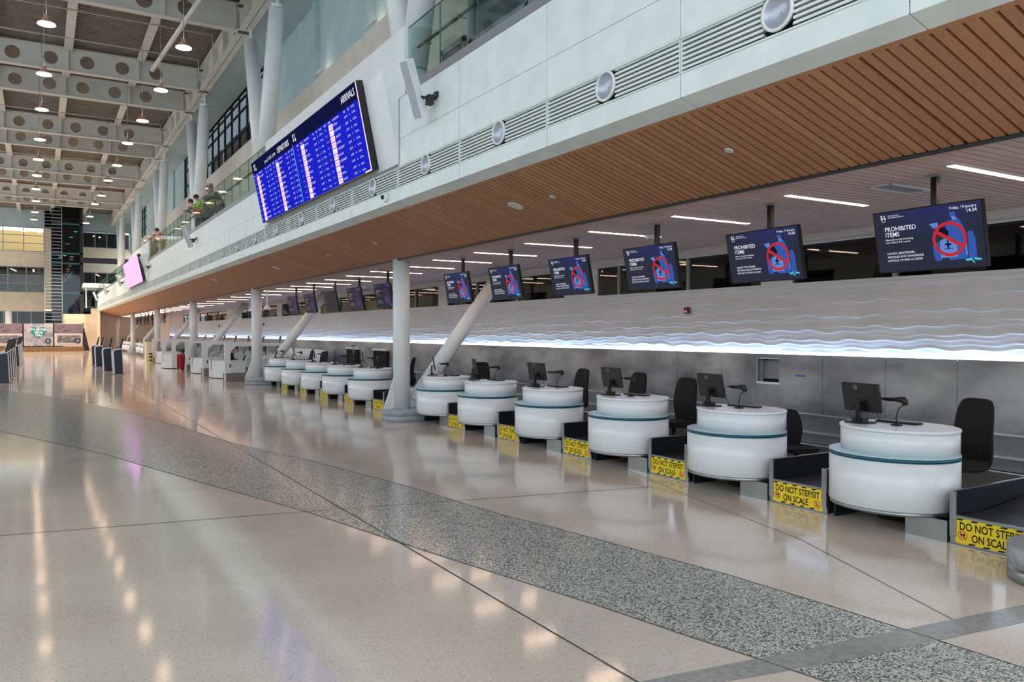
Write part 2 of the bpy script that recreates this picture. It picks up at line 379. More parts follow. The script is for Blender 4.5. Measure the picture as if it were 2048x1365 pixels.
# ------------------------------------------------------------ setting: counter hall wall at right
YE = 79.0
b = MB()
js = [1.5, 3.2, 5.91, 6.94, 8.0, 10.1, 11.22, 13.2, 15.32, 17.6, 20, 22.5, 25, 27.5, 30, 33, 36, 39, 42, 45, 48, 51, 54, 57, 60, 64, 68, 72, YE]
for y0, y1 in zip(js, js[1:]):
    if y0 == 8.0:
        b.box(10.35, y0, .66, 10.38, 8.83, 1.585); b.box(10.35, 9.28, .66, 10.38, y1 - .006, 1.585); b.box(10.35, 8.83, .66, 10.38, 9.28, 1.12); b.box(10.35, 8.83, 1.53, 10.38, 9.28, 1.585)
    else: b.box(10.35, y0, .66, 10.38, y1 - .006, 1.585)
struct('wall_steel', b, M['steel'], 'brushed steel wall panels behind the desks')
b = MB()
b.box(10.3, 1.5, .63, 10.37, YE, .66); b.box(10.33, 1.5, .34, 10.38, YE, .63); b.box(9.2, 1.5, .345, 10.35, YE, .375); b.box(9.2, 1.5, .0, 9.25, YE, .345)
struct('baseboard_steel', b, M['steel2'], 'steel ledge along the foot of the wall')
b = MB(); b.box(9.3, 1.5, .3755, 10.2, YE, .385); struct('trim_4', b, M['belt'], 'black collecting belt along the wall')
b = MB(); b.box(10.39, 1.5, 1.565, 10.45, YE, 1.585)
o = struct('trim_5', b, M['cove'], 'blue white cove light strip')
b = MB(); b.box(10.5, 1.5, 0, 10.7, YE, 1.56); b.box(10.38, 1.5, 1.5, 10.5, YE, 1.56); b.box(10.45, 1.5, 3.33, 10.7, YE, 3.6)
struct('wall_right', b, M['paint'])
def wave(ys, nz):
    zs = [1.6 + 1.09 * k / nz for k in range(nz + 1)]; V = []
    for y in ys:
        for z in zs:
            ph = z / .07 + .24 * math.sin(2 * math.pi * y / .60 + 1.3 * math.sin(z * 5.1)) + .13 * math.sin(2 * math.pi * y / 1.13 + 4 * z) + .25 * math.sin(y * .9 + 7 * z)
            q = ph - math.floor(ph); rw = math.floor(ph); amp = .02 * (.55 + .45 * math.sin(y * 1.1 + rw * 2.4))
            h = q / .16 if q < .16 else ((1 - q) / .84) ** 1.4
            V.append((10.48 - amp * h, y, z))
    n = nz + 1; Fc = []
    for i in range(len(ys) - 1):
        for k in range(nz): Fc.append((i * n + k, i * n + k + 1, (i + 1) * n + k + 1, (i + 1) * n + k))
    b = MB(); b.add(V, Fc, True); return b
ys = []; y = 1.5
while y < 20: ys.append(y); y += .07
while y < 40: ys.append(y); y += .12
while y < YE: ys.append(y); y += .3
ys.append(YE)
struct('wall_wave', wave(ys, 218), M['paint'], 'white wall relief of rippling horizontal waves')
b = MB(); b.box(10.44, 1.5, 2.69, 10.56, YE, 2.735); b.box(10.40, 1.5, 3.33, 10.5, YE, 3.36)
blocks = [(8.67, 9.31), (13.88, 15.15), (21.31, 21.9), (33.7, 34.3), (40.1, 41.1), (49.4, 53.8), (64, 65), (72, 79)]
for y0, y1 in blocks: b.box(10.46, y0, 2.7, 10.58, y1, 3.34)
struct('trim_6', b, M['paint'], 'white piers and sill of the high windows')
b = MB()
mull = [2.2, 4.6, 6.88, 11.07, 13.14, 17.3, 19.45, 23.62, 26, 28.5, 31.2, 36, 38, 44, 47.6, 57, 61, 68, 70]
for y in mull: b.box(10.46, y - .035, 2.73, 10.54, y + .035, 3.34)
struct('trim_7', b, M['greyframe'], 'grey mullions of the high windows')
edges = [1.5] + [e for q in blocks for e in q]
for i in range(0, len(edges) - 1, 2):
    y0, y1 = edges[i], edges[i + 1]
    b = MB(); b.box(10.5, y0, 2.73, 10.51, y1, 3.34); struct('window_%d' % (i // 2 + 1), b, M['dglass'], 'dark high window above the wave wall')
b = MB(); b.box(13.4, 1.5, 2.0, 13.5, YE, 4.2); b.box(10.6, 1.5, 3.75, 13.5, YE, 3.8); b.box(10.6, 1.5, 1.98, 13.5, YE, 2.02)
struct('wall_back_room', b, M['darkroom'], 'dim room behind the high windows')
b = MB()
for y0, y1, z0, z1 in [(8.9, 10.6, 2.2, 3.0), (15.6, 17.0, 2.2, 3.0), (24, 27, 2.2, 3.1), (42, 46, 2.2, 3.2), (56, 62, 2.2, 3.2)]: b.box(13.0, y0, z0, 13.2, y1, z1)
struct('wall_partitions', b, M['roomobj'], 'pale partitions in the dim room')
b = MB()
for y0, y1 in [(11.4, 12.1), (12.7, 13.3), (14.0, 14.6), (16.2, 16.5), (21.3, 21.7)]: b.box(12.5, y0, 2.5, 12.55, y1, 2.86)
struct('window_20', b, M['cyan'], 'cyan glowing panes deep in the dim room')
b = MB()  # glowing bars imitate the ceiling lights' reflections in the window glass
for y in [4.2, 7.4, 10.6, 13.8, 17, 20.5, 24, 27.5, 31, 36, 42, 46, 55, 61, 67]: b.box(11.6, y, 3.55, 13.0, y + .07, 3.6)
struct('trim_8', b, M['dimlinear'], 'slim glowing bars standing in for ceiling lights reflected in the windows')
def xbrace(y0, lab):
    b = MB(); b.tube([(10.85, y0 - .3, 2.25), (10.85, y0 + .3, 3.3)], .035); b.tube([(10.9, y0 + .3, 2.25), (10.9, y0 - .3, 3.3)], .035)
    tag(b.build('cross_brace', M['greyframe']), lab, 'brace')
xbrace(12.0, 'grey steel X brace behind the high window between third and fourth hanging displays')
xbrace(17.2, 'grey steel X brace seen behind the high window just right of the large column')
# stepladder
t = thing('stepladder', 'pale stepladder standing behind the high window beside the second nearest hanging display', 'ladder', (11.9, 10.4, 2.02))
b = MB(); b.box(-.03, -.25, 0, .0, -.2, 1.0); b.box(-.03, .2, 0, 0, .25, 1.0)
for k in range(4): b.box(-.05, -.22, .2 + .24 * k, .03, .22, .22 + .24 * k)
b.build('front_frame', M['roomobj'], t)
b = MB(); b.tube([(0, -.2, 1.0), (.4, -.22, 0)], .018); b.tube([(0, .2, 1.0), (.4, .22, 0)], .018); b.build('rear_frame', M['roomobj'], t)

# ------------------------------------------------------------ ceilings of the counter hall
b = MB(); y = -1.0; k = 0
def slope(x): return 3.53 + (6.70 - x) * (4.01 - 3.53) / (6.70 - 5.22)
while y < 93:
    g = .024
    if 3.62 < y < 3.70: g = .036
    x0, x1 = 5.26, 6.69
    b.add([(x0, y, slope(x0)), (x1, y, slope(x1)), (x1, y + .111 - g, slope(x1)), (x0, y + .111 - g, slope(x0)),
           (x0, y, slope(x0) + .03), (x1, y, slope(x1) + .03), (x1, y + .111 - g, slope(x1) + .03), (x0, y + .111 - g, slope(x0) + .03)],
          [(3, 2, 1, 0), (0, 1, 5, 4), (2, 3, 7, 6), (4, 5, 6, 7)])
    y += .111
b.add([(5.20, -1, slope(5.2)), (5.26, -1, slope(5.26)), (5.26, 93, slope(5.26)), (5.2, 93, slope(5.2))], [(0, 1, 2, 3)])
struct('ceiling_wood', b, M['wood'], 'sloping oak slatted ceiling under the balcony')
b = MB(); b.add([(5.0, -1, 4.16), (6.72, -1, slope(6.72) + .08), (6.72, 93, slope(6.72) + .08), (5.0, 93, 4.16)], [(0, 1, 2, 3)])
b.box(6.70, -1, 3.53, 6.72, 93, 3.72); b.add([(6.7, -1, 3.6), (10.7, -1, 3.6), (10.7, 93, 3.6), (6.7, 93, 3.6)], [(0, 1, 2, 3)])
struct('ceiling_void', b, M['darkgap'])
b = MB(); y = -1.0
while y < 93:
    b.box(6.73, y, 3.5, 10.46, y + .111 - .02, 3.52); y += .111
struct('ceiling_flat', b, M['wood2'], 'flat slatted ceiling above the desks')
b = MB(); b.box(6.70, -1, 3.502, 6.725, 93, 3.53); struct('trim_9', b, M['bracket'])

# ------------------------------------------------------------ balcony fascia
YB = 93.0; BW = 2.2; Y0 = 5.39 - 3 * BW
b = MB(); g = .005
ny = int((YB - Y0) / BW)
for k in range(ny):
    a, c = Y0 + k * BW + g, Y0 + (k + 1) * BW - g
    b.box(5.0, a, 4.075, 5.03, c, 4.30); b.box(5.0, a, 4.63, 5.03, c, 5.06); b.box(5.0, a, 5.066, 5.03, c, 5.71)
    b.prism([(5.0, 4.075), (5.21, 4.01), (5.21, 4.04), (5.03, 4.10)], 'y', a, c)
    b.prism([(4.985, 4.60), (5.0, 4.64), (5.03, 4.64), (5.03, 4.60)], 'y', a, c)
    b.box(4.99, a, 4.285, 5.03, c, 4.30)
struct('wall_balcony', b, M['white'], 'white panelled balcony fascia')
b = MB(); b.box(5.06, Y0, 4.13, 5.1, YB, 5.72); b.add([(5.03, Y0, 4.12), (5.2, Y0, 4.06), (5.2, YB, 4.06), (5.03, YB, 4.12)], [(0, 1, 2, 3)]); b.box(5.03, Y0, 5.06, 5.06, YB, 5.07); struct('wall_balcony_backing', b, M['darkgap'])
b = MB(); b.box(5.0, Y0, 5.715, 5.1, YB, 5.84); struct('trim_10', b, M['greycap'], 'grey metal channel at the foot of the balcony glass')
b = MB(); b.box(5.1, Y0, 5.6, 8.4, YB, 5.72); struct('floor_balcony', b, M['soffit'])
gb = None
for k in range(ny):
    yc = Y0 + (k + .5) * BW
    if gb is None:
        gb = thing('ventilation_grille', 'x', 'grille', (5.0, yc, 4.30), 0, 'louvred ventilation grilles along the balcony fascia')
        m_ = MB()
        for j in range(7):
            z = .02 + j * .044
            for ya, yb in ((-BW / 2 + .012, -.145), (.145, BW / 2 - .012)): m_.prism([(0.0, z), (.006, z + .026), (.02, z + .026), (.045, z + .008), (.045, z)], 'y', ya, yb)
        m_.build('louvres', M['white'], gb)
        for ya in (-BW / 2 + .006, BW / 2 - .014): m_ = MB(); m_.box(-.004, ya, 0, .05, ya + .008, .325); m_.build('end_frame', M['white'], gb)
        o = gb
        nz = thing('air_nozzle', 'x', 'air nozzle', (4.985, yc, 4.47), 0, 'round air nozzles along the balcony fascia')
        m_ = MB(); n = 40; R = []
        for (r, x) in [(.135, .05), (.131, .01), (.130, -.004), (.157, -.006), (.157, .02), (.135, .02)]:
            R.append([(x, r * math.cos(2 * math.pi * q / n), r * math.sin(2 * math.pi * q / n)) for q in range(n)])
        m_.loft(R, cap=False); m_.build('rim', M['paint'], nz)
        m_ = MB(); R = []
        for (r, x) in [(.132, .0), (.112, .03), (.06, .045), (.005, .05)]:
            R.append([(x, r * math.cos(2 * math.pi * q / n), r * math.sin(2 * math.pi * q / n)) for q in range(n)])
        m_.loft(R, cap=False); m_.build('bowl', mat('nozzle_bowl', (176, 182, 196), .32, .35), nz)
        p = nz
    else:
        o = copy_tree(gb, None, (5.0, yc, 4.30)); p = copy_tree(nz, None, (4.985, yc, 4.47))
    j = k - 1
    if 0 <= j < 12 and yc > 3:
        pass
    vis = k - 2
    if 0 <= vis < 7:
        o['label'] = 'white louvred grille in the balcony fascia, %s of those in view' % ORD[vis]
        p['label'] = 'round air nozzle with white rim in the balcony fascia, %s in view' % ORD[vis]
    elif vis < 0:
        o['label'] = 'white louvred fascia grille just above the picture edge'; p['label'] = 'round fascia nozzle just above the picture edge'
    else:
        o['label'] = 'white louvred grille in the fascia from the departure board far end onward'
        p['label'] = 'small round air nozzle in the fascia from the departure board far end onward'

# balustrades
def balustrade(y0, y1, label, pane=1.13):
    t = thing('glass_balustrade', label, 'balustrade', (5.05, (y0 + y1) / 2, 5.84)); h = (y1 - y0) / 2; n = max(1, round((y1 - y0) / pane)); w_ = (y1 - y0) / n
    for k in range(n):
        a = -h + k * w_; m_ = MB(); m_.box(-.008, a + .008, 0, .008, a + w_ - .008, .93)
        gp = m_.build('glass_pane', M['glass'], t)
        e = MB(); e.box(-.009, a + .004, 0, .009, a + .010, .93); e.box(-.009, a + .004, .928, .009, a + w_ - .008, .936); e.build('pane_edge', M['glassedge'], gp)
    m_ = MB(); m_.tube([(.12, -h + .12, .62), (.12, h - .12, .62)], .024, 12); hr = m_.build('handrail', M['rail'], t)
    for k in range(n):
        a = -h + (k + .5) * w_; m_ = MB(); m_.tube([(.0, a, .52), (.12, a, .52), (.12, a, .60)], .011, 8); m_.tube([(-.012, a, .52), (.0, a, .52)], .025, 12); m_.build('bracket', M['rail'], t)
balustrade(-1.2, 11.66, 'clear glass balustrade with bronze handrail above the nearest stretch of balcony')
balustrade(20.62, 46.2, 'clear glass balustrade between the departure board and the pink screen')
balustrade(57.2, 92.5, 'dark reflecting glass balustrade beyond the pink screen', 1.2)

# ------------------------------------------------------------ departure board and its backing panel
def backing(y0, y1, label):
    t = thing('board_backing', label, 'panel', (5.0, (y0 + y1) / 2, 4.66)); h = (y1 - y0) / 2
    m_ = MB(); m_.prism([(-.01, 0.0), (-.30, 1.45), (-.013, 1.45)], 'y', -h - .04, h); m_.build('tilted_panel', M['paint'], t)
    m_ = MB(); m_.box(-.03, -h, -.03, -.002, h, .0); m_.build('foot_rail', M['greycap'], t)
    m_ = MB(); m_.box(4.985, y0 - (.29 if y0 < 13 else 0), 5.712, 5.09, y1, 6.80); tag(m_.build('parapet_panel', M['paint']), label.replace('tilted backing', 'upright parapet'), 'panel')
backing(11.95, 20.65, 'white tilted backing panel behind the blue departure board')
backing(46.2, 57.2, 'white tilted backing panel behind the pink screen')

TL = math.hypot(.32, 1.60); UP = Vector((-.32, 0, 1.60)).normalized(); NRM = Vector((-1.60, 0, -.32)).normalized()
def on_tilt(u, v, d=0):  # u along -y from centre, v up the slope
    return Vector((0, -u, 0)) + UP * v + NRM * d
def tbox(m_, u0, v0, u1, v1, d0, d1):
    P = [on_tilt(u, v, d) for d in (d0, d1) for u, v in ((u0, v0), (u1, v0), (u1, v1), (u0, v1))]
    m_.add(P, [(0, 1, 2, 3), (7, 6, 5, 4), (0, 4, 5, 1), (1, 5, 6, 2), (2, 6, 7, 3), (3, 7, 4, 0)])
W2 = 3.82; HB = 1.52
t = thing('departure_board', 'wide blue departures and arrivals board mounted on the balcony fascia', 'display board', (4.985, 16.57, 4.70))
m_ = MB(); tbox(m_, -W2, .02, W2, HB, .0, .13); m_.build('housing', M['scrframe'], t)
m_ = MB()
for k in range(9): tbox(m_, W2, .1 + k * .16, W2 + .008, .15 + k * .16, .05, .08)
m_.build('edge_clips', M['guard'], t)
m_ = MB(); tbox(m_, W2 - .03, .02, W2 + .002, HB, .13, .134); tbox(m_, W2 - .3, .02, W2, .045, .13, .134); m_.build('edge_strip', M['bdpink'], t)
m_ = MB(); tbox(m_, -W2 + .02, .03, W2 - .035, HB - .30, .13, .133); m_.build('schedule_field', M['bdblue'], t)
m_ = MB(); tbox(m_, -W2 + .02, HB - .30, W2 - .035, HB - .01, .13, .133); m_.build('header_field', M['bdnavy'], t)
wt, pk, rd, gr = MB(), MB(), MB(), MB()
def ttext(mb, st, u, v, size, bold=0, align='LEFT', sx=1.0, line=1.0, res=2):
    mb.flat(text2d(st, 1.0, bold, align, res, 1.0, line), on_tilt(u, v, .1355), (0, -1, 0), UP, size, sx)
ttext(wt, 'ARRIVALS', W2 - .12, HB - .20, .17, .01, 'RIGHT', .95)
ttext(wt, 'DEPARTURES', -.42, HB - .22, .17, .01, 'RIGHT', .95)
ttext(wt, 'January 19, 2024  2:33 PM', -1.55, HB - .22, .10, .0, 'RIGHT', .95)
for u in (-W2 + .3, -.02):
    ttext(wt, 'S', u - .09, HB - .22, .2, .02); ttext(wt, 'X', u + .03, HB - .15, .1, .02); ttext(wt, 'M', u + .06, HB - .24, .1, .02)
cx = MB(); tbox(cx, -.215, .05, -.195, HB - .27, .133, .136); cx.build('divider', M['scrcyan'], t)
cities = ['ST. BARTHELEMY', 'SABA', 'ATLANTA', 'ST. EUSTATIUS', 'CURACAO', 'CHARLOTTE', 'NEW YORK', 'ST. BARTHELEMY', 'MIAMI', 'TORONTO', 'DOMINICA', 'ANTIGUA', 'PARIS']
cw = 1.83; RH = (HB - .42) / 10
for c_ in range(4):
    u0 = -W2 + .06 + c_ * cw + (.16 if c_ >= 2 else 0)
    dep = c_ < 2
    v0 = HB - .365
    for st, du in (('FLIGHT', 0), ('AIRLINE', .25), ('DEPARTING TO' if dep else 'ARRIVING FROM', .52), ('TIME', 1.12), ('GATE' if dep else 'BELT', 1.34), ('STATUS', 1.52)):
        ttext(wt, st, u0 + du, v0, .052, 0, 'LEFT', .9)
    for r_ in range(10):
        v = HB - .38 - RH * (r_ + 1) + .02
        if c_ % 2 == 0 and r_ == 0 and c_ == 2: pass
        ttext(gr, random.choice(['WM', 'PY', 'DL', 'B6', 'AA', 'KL', '3S']) + str(random.randint(101, 998)), u0, v + .02, .052, 0, 'LEFT', .9)
        tbox(pk, u0 + .25, v - .015, u0 + .48, v + RH - .03, .133, .1345)
        if random.random() < .55: ttext(rd, 'WINAIR', u0 + .262, v + .012, .062, .008, 'LEFT', .9)
        else: ttext(gr, random.choice(['AIR', 'WEST', 'JET']), u0 + .28, v + .012, .05, .0, 'LEFT', .9)
        ttext(wt, random.choice(cities), u0 + .52, v + .015, .058, 0, 'LEFT', .85)
        ttext(wt, '%d:%02d PM' % (random.randint(1, 6), random.choice((5, 10, 20, 35, 50))), u0 + 1.12, v + .015, .055, 0, 'LEFT', .85)
        ttext(wt, random.choice(['1a', '2a', '5s', '7a', '8s', '3']), u0 + 1.38, v + .015, .055, 0, 'LEFT', .85)
        ttext(wt, 'On Time' if random.random() < .8 else 'Landed', u0 + 1.52, v + .015, .055, 0, 'LEFT', .85)
wt.build('lettering', M['scrtext'], t); pk.build('airline_cells', M['bdpink'], t); rd.build('red_lettering', M['bdred'], t); gr.build('small_lettering', M['scrtextdim'], t)
t = thing('blank_screen', 'glowing pink blank screen mounted on the far balcony fascia', 'display board', (4.985, 51.4, 4.70))
m_ = MB(); tbox(m_, -4.3, .02, 4.3, HB, .0, .16); m_.build('housing', M['scrframe'], t)
m_ = MB(); tbox(m_, -4.28, .03, 4.2, HB - .01, .16, .165); m_.build('screen_face', M['pink'], t)

# column speakers on the fascia
def speaker(y, label):
    t = thing('column_speaker', label, 'speaker', (4.98, y, 5.25))
    R = Matrix.Rotation(math.radians(-22), 4, 'Y'); T = Matrix.Translation((-.30, .12, .22)) @ Matrix.Rotation(math.radians(20), 4, 'Z') @ R
    m_ = MB(); m_.box(-.06, -.09, -.42, .07, .09, .42, T); m_.build('cabinet', M['paint'], t)
    m_ = MB(); m_.box(-.066, -.072, -.40, -.06, .072, .40, T); m_.build('grille_cloth', M['speakergrille'], t)
    m_ = MB(); m_.tube([(-.22, .08, .12), (-.12, .03, .1), (0.0, 0, .1)], .022, 8); m_.box(-.14, -.05, .0, -.05, .06, .14); m_.box(-.02, -.05, .12, .02, .05, .2); m_.build('bracket', M['bracket'], t)
for y, lb in [(10.5, 'tilted white column speaker on the fascia right of the departure board'), (31.1, 'tilted white column speaker on the fascia below the workers in vests'), (45.2, 'tilted white column speaker close to the right edge of the pink screen'),
              (60.5, 'white column speaker on the far fascia, first beyond the pink screen'), (74, 'white column speaker on the far fascia, second beyond the pink screen'), (88, 'white column speaker on the far fascia, last beyond the pink screen')]: speaker(y, lb)
t = thing('security_camera', 'round white dome camera on the fascia below the departure board', 'camera', (4.998, 12.45, 4.2))
m_ = MB(); m_.tube([(0, 0, 0), (-.03, 0, 0), (-.06, 0, 0)], [.085, .085, .07], 24); m_.build('housing', M['paint'], t)
m_ = MB(); m_.tube([(-.06, 0.02, 0), (-.09, .02, 0), (-.1, .02, 0)], [.04, .03, .008], 16); m_.build('lens', M['black'], t)

# ------------------------------------------------------------ columns
def column(y, first=None, label=''):
    t = thing('column', label, 'column', (6.84, y, 0))
    m_ = MB(); n = 24; prof = []
    for k in range(n + 1):
        a = math.pi / 2 + math.pi * k / n; prof.append((.42 * math.cos(a), .42 * math.sin(a)))
    for k in range(n + 1):
        a = -math.pi / 2 + math.pi * k / n; prof.append((1.0 + .42 * math.cos(a), .42 * math.sin(a)))
    m_.loft([[(a, b_, z) for a, b_ in prof] for z in (.0, .12)]); ring = m_
    ring.build('base_ring', M['steel2'] if y < 10 else M['concrete'], t)
    m_ = MB(); m_.loft([[(a, b_, z) for a, b_ in prof] for z in (.12, .27)]); m_.build('plinth', M['concrete'], t)
    m_ = MB(); m_.cyl((0, 0), .185, .27, 3.535, 32); m_.build('shaft', M['paint'], t)
    m_ = MB(); m_.prism([(-.42, .27), (-.18, .95), (.0, .95), (.0, .27)], 'y', -.02, .02)
    m_.prism([(.0, .27), (.0, 1.0), (.18, .72), (.30, .70), (.42, .78), (.75, .55), (.62, .27)], 'y', -.02, .02); m_.build('gusset', M['paint'], t)
    m_ = MB(); m_.tube([(.30, 0, .42), (2.66, 0, 3.50)], .165, 28); m_.build('brace', M['paint'], t)
    for dx, dy in ((-.3, -.12), (.3, -.25), (.3, .25)):
        m_ = MB(); m_.cyl((dx, dy), .03, .27, .31, 10); m_.build('anchor_bolt', M['paint'], t)
    return t
clabels = [(3.02, 'low round plinth with steel ring of the column at the right picture edge'), (16.2, 'large white round column with diagonal brace in the middle of the desk row'), (29.76, 'white column with diagonal brace at the far end of the near desk row'),
           (43.7, 'white column rising among the bag drop gates'), (58.4, 'white column behind the first bag drop gate'), (74.8, 'slim white column in front of the far white desks'), (90.3, 'farthest slim white column before the end wall')]
for y, lb in clabels: column(y, label=lb)

# V columns above the balcony
def vcol(y, label):
    t = thing('forked_column', label, 'column', (7.0, y, 5.72))
    m_ = MB(); m_.cyl((0, 0), .34, 0, 2.3, 24); m_.build('stub', M['paint'], t)
    for s in (-1, 1):
        m_ = MB(); m_.tube([(0, s * .12, 2.0), (0, s * 1.0, 4.6), (0, s * 1.95, 7.3)], [.30, .28, .26], 24); lg = m_.build('leg', M['paint'], t)
        m_ = MB(); m_.prism([(s * 1.78, 7.2), (s * 2.12, 7.2), (s * 2.06, 7.8), (s * 1.9, 7.8)], 'x', -.03, .03); m_.tube([(0, s * 1.95, 7.28), (0, s * 1.97, 7.42)], .2, 16); m_.build('head_plate', M['paint'], lg)
for k, y in enumerate([16.0, 29.3, 43.1, 57.7, 73, 88]): vcol(y, 'white forked column standing on the balcony, %s to the camera' % ORD[k])

# ------------------------------------------------------------ upper walls
b = MB(); b.box(8.3, -2, 5.7, 8.5, 93, 10.75)
struct('wall_upper_cream', b, M['creamgrey'], 'cream lower part of the upper wall')
b = MB(); ZT = 14.9
wins = [(35.4, 53.0), (55.9, 57.7), (80, 91)]
yy = -2
for a, c in wins: b.box(8.5, yy, 10.7, 8.7, a, ZT); b.box(8.5, a, 13.7, 8.7, c, ZT); yy = c
b.box(8.5, yy, 10.7, 8.7, 97, ZT)
for y in (22, 27.5, 33.5, 54, 62, 70): b.box(8.35, y, 10.75, 8.5, y + .35, ZT)
b.box(7.06, -2, 13.62, 8.5, 97, 13.66)
struct('wall_upper', b, M['blue'], 'pale blue upper wall')
for i, (a, c) in enumerate(wins):
    b = MB(); b.box(8.56, a, 10.72, 8.57, c, 13.7); o = struct('window_%d' % (30 + i), b, M['dglass'], 'dark gridded window high in the upper wall')
    b = MB(); n = max(1, round((c - a) / 1.75))
    for k in range(n + 1): yk = a + (c - a) * k / n; b.box(8.5, yk - .03, 10.7, 8.6, yk + .03, 13.7)
    for z in (10.72, 11.7, 12.75, 13.3, 13.68): b.box(8.49, a, z - .025, 8.6, c, z + .025)
    f = b.build('window_frame', M['bracket'], o)
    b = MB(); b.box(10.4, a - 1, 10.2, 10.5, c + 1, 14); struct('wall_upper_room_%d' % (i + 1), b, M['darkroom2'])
# shop front and door on the balcony
b = MB()
for z in (5.76, 7.1, 8.35, 10.3): b.box(8.2, -1, z - .07, 8.3, 15.6, z + .07)
for y in (-1, 1.7, 4, 6.3, 8.6, 10.9, 13.2, 15.55): b.box(8.2, y - .08, 5.72, 8.3, y + .08, 10.3)
struct('window_40_frame', b, M['greyframe'])
b = MB(); b.box(8.25, -1, 5.75, 8.27, 15.5, 10.25); struct('window_40', b, mat('dark_shop_glass', (70, 84, 92), .08), 'dark glazed shop front on the balcony')
t = thing('balcony_door', 'brown door with grey frame behind the balcony glass', 'door', (8.28, 16.5, 5.72))
m_ = MB(); m_.box(-.02, -.5, 0, .0, .5, 2.78); m_.build('door_leaf', mat('brown_door', (120, 104, 92), .5), t)
m_ = MB(); m_.box(-.05, -.62, 0, .01, -.5, 2.92); m_.box(-.05, .5, 0, .01, .62, 2.92); m_.box(-.05, -.62, 2.78, .01, .62, 2.92); m_.build('door_frame', M['greyframe'], t)
# wall wash lights on the ledge
for k, y in enumerate([21.6, 26.4, 34.3, 52.5, 63]):
    lb = ['warm uplight on the upper wall ledge above the departure board right end', 'warm uplight on the upper wall ledge above the departure board left end', 'small warm uplight below the large gridded window', 'small warm uplight on the ledge left of the gridded windows', 'small warm uplight on the ledge above the pink screen'][k]
    t = thing('wall_uplight', lb, 'light', (8.2, y, 10.76)); m_ = MB(); m_.box(-.06, -.35, 0, .06, .35, .04); m_.build('housing', M['paint'], t)
    m_ = MB(); m_.box(-.045, -.3, .04, .045, .3, .05); m_.build('lens', M['lamp'], t)

# ------------------------------------------------------------ main roof
ZB = 13.5
b = MB(); y = -6; XL, XR = -13, 8.6
V = []; prof = []
while y < 97.5: prof += [(y, 14.66), (y + .09, 14.66), (y + .12, 14.72), (y + .21, 14.72)]; y += .24
for x in (XL, XR): V += [(x, a, z) for a, z in prof]
n = len(prof); b.add(V, [(i, i + 1, n + i + 1, n + i) for i in range(n - 1)])
struct('ceiling_roof', b, M['deck'], 'corrugated steel roof deck')
b = MB(); b.box(XL, -6, 14.8, XR, 97.5, 14.9); struct('ceiling_roof_top', b, M['darkgap'])
BY = [2.0, 6.0, 14.8, 19.0, 27.4, 31.6, 40.35, 44.6, 53.4, 57.6, 66.4, 70.8, 79.6, 83.6]
holes = [-.95 + 1.42 * k for k in range(-8, 5)]
def beam_web(y):
    m_ = MB(); x0, x1, z0, z1 = XL, 6.6, ZB + .04, 14.5; zc = 14.02; r = .29; n = 20
    xs = [x0] + [(holes[i] + holes[i + 1]) / 2 for i in range(len(holes) - 1)] + [holes[-1] + .72, x1]
    for i, h in enumerate(holes):
        a, c = xs[i], xs[i + 1]
        outer = []
        ring = []
        for k in range(n):
            t_ = 2 * math.pi * (k + .5) / n; ring.append((h + r * math.cos(t_), zc + r * math.sin(t_)))
            dx, dz = math.cos(t_), math.sin(t_); sc_ = min(((c - h) if dx > 0 else (h - a)) / max(abs(dx), 1e-6), ((z1 - zc) if dz > 0 else (zc - z0)) / max(abs(dz), 1e-6))
            outer.append((h + dx * sc_, zc + dz * sc_))
        for yy_ in (-.008, .008):
            base = len(m_.v); m_.v += [(p[0], yy_, p[1]) for p in outer] + [(p[0], yy_, p[1]) for p in ring]
            for k in range(n): m_.f.append((base + k, base + (k + 1) % n, base + n + (k + 1) % n, base + n + k)); m_.sm.append(False)
            for cxx, czz in ((a, z0), (c, z0), (c, z1), (a, z1)):
                # corner fill
                ks = sorted(range(n), key=lambda q: (outer[q][0] - cxx) ** 2 + (outer[q][1] - czz) ** 2)[:2]
                bb = len(m_.v); m_.v.append((cxx, yy_, czz)); m_.f.append((bb, base + ks[0], base + ks[1])); m_.sm.append(False)
    m_.box(xs[-2], -.008, z0, x1, .008, z1)
    return m_
bm0 = None
for k, y in enumerate(BY):
    if bm0 is None:
        bm0 = bpy.data.objects.new('roof_beam', None); col.objects.link(bm0); bm0['kind'] = 'structure'; bm0['label'] = 'pale steel roof beam with round holes'
        beam_web(0).build('web', M['beam'], bm0)
        m_ = MB(); m_.box(XL, -.16, ZB, 7.1, .16, ZB + .04); m_.build('bottom_flange', M['chord'], bm0)
        m_ = MB(); m_.box(XL, -.16, 14.5, 7.1, .16, 14.54); m_.build('top_flange', M['chord'], bm0)
        m_ = MB()
        for x in [1.15 + 2.84 * q for q in range(-5, 2)] + [6.5]: m_.box(x - .01, -.14, ZB + .04, x + .01, .14, 14.5)
        m_.build('stiffeners', M['beam'], bm0)
        bm0.location = (0, y, 0)
    else:
        c = copy_tree(bm0, None, (0, y, 0))
b = MB()
for x in [1.15 + 2.9 * q for q in range(-4, 2)]: b.box(x - .17, -6, 14.40, x + .17, 97, 14.44); b.box(x - .012, -6, 14.44, x + .012, 97, 14.66)
struct('roof_purlin', b, M['chord'], 'white purlins along the roof')
b = MB(); b.box(6.6, -6, ZB - .0, 7.06, 97, ZB + .04); b.box(6.82, -6, ZB, 6.84, 97, 14.5); b.box(6.6, -6, 14.5, 7.06, 97, 14.54)
y = -5
while y < 96:
    b.box(6.62, y, ZB + .04, 6.82, y + .02, 14.5); y += 2.2
struct('roof_edge_beam', b, M['beam'], 'white edge girder of the main roof')
b = MB()
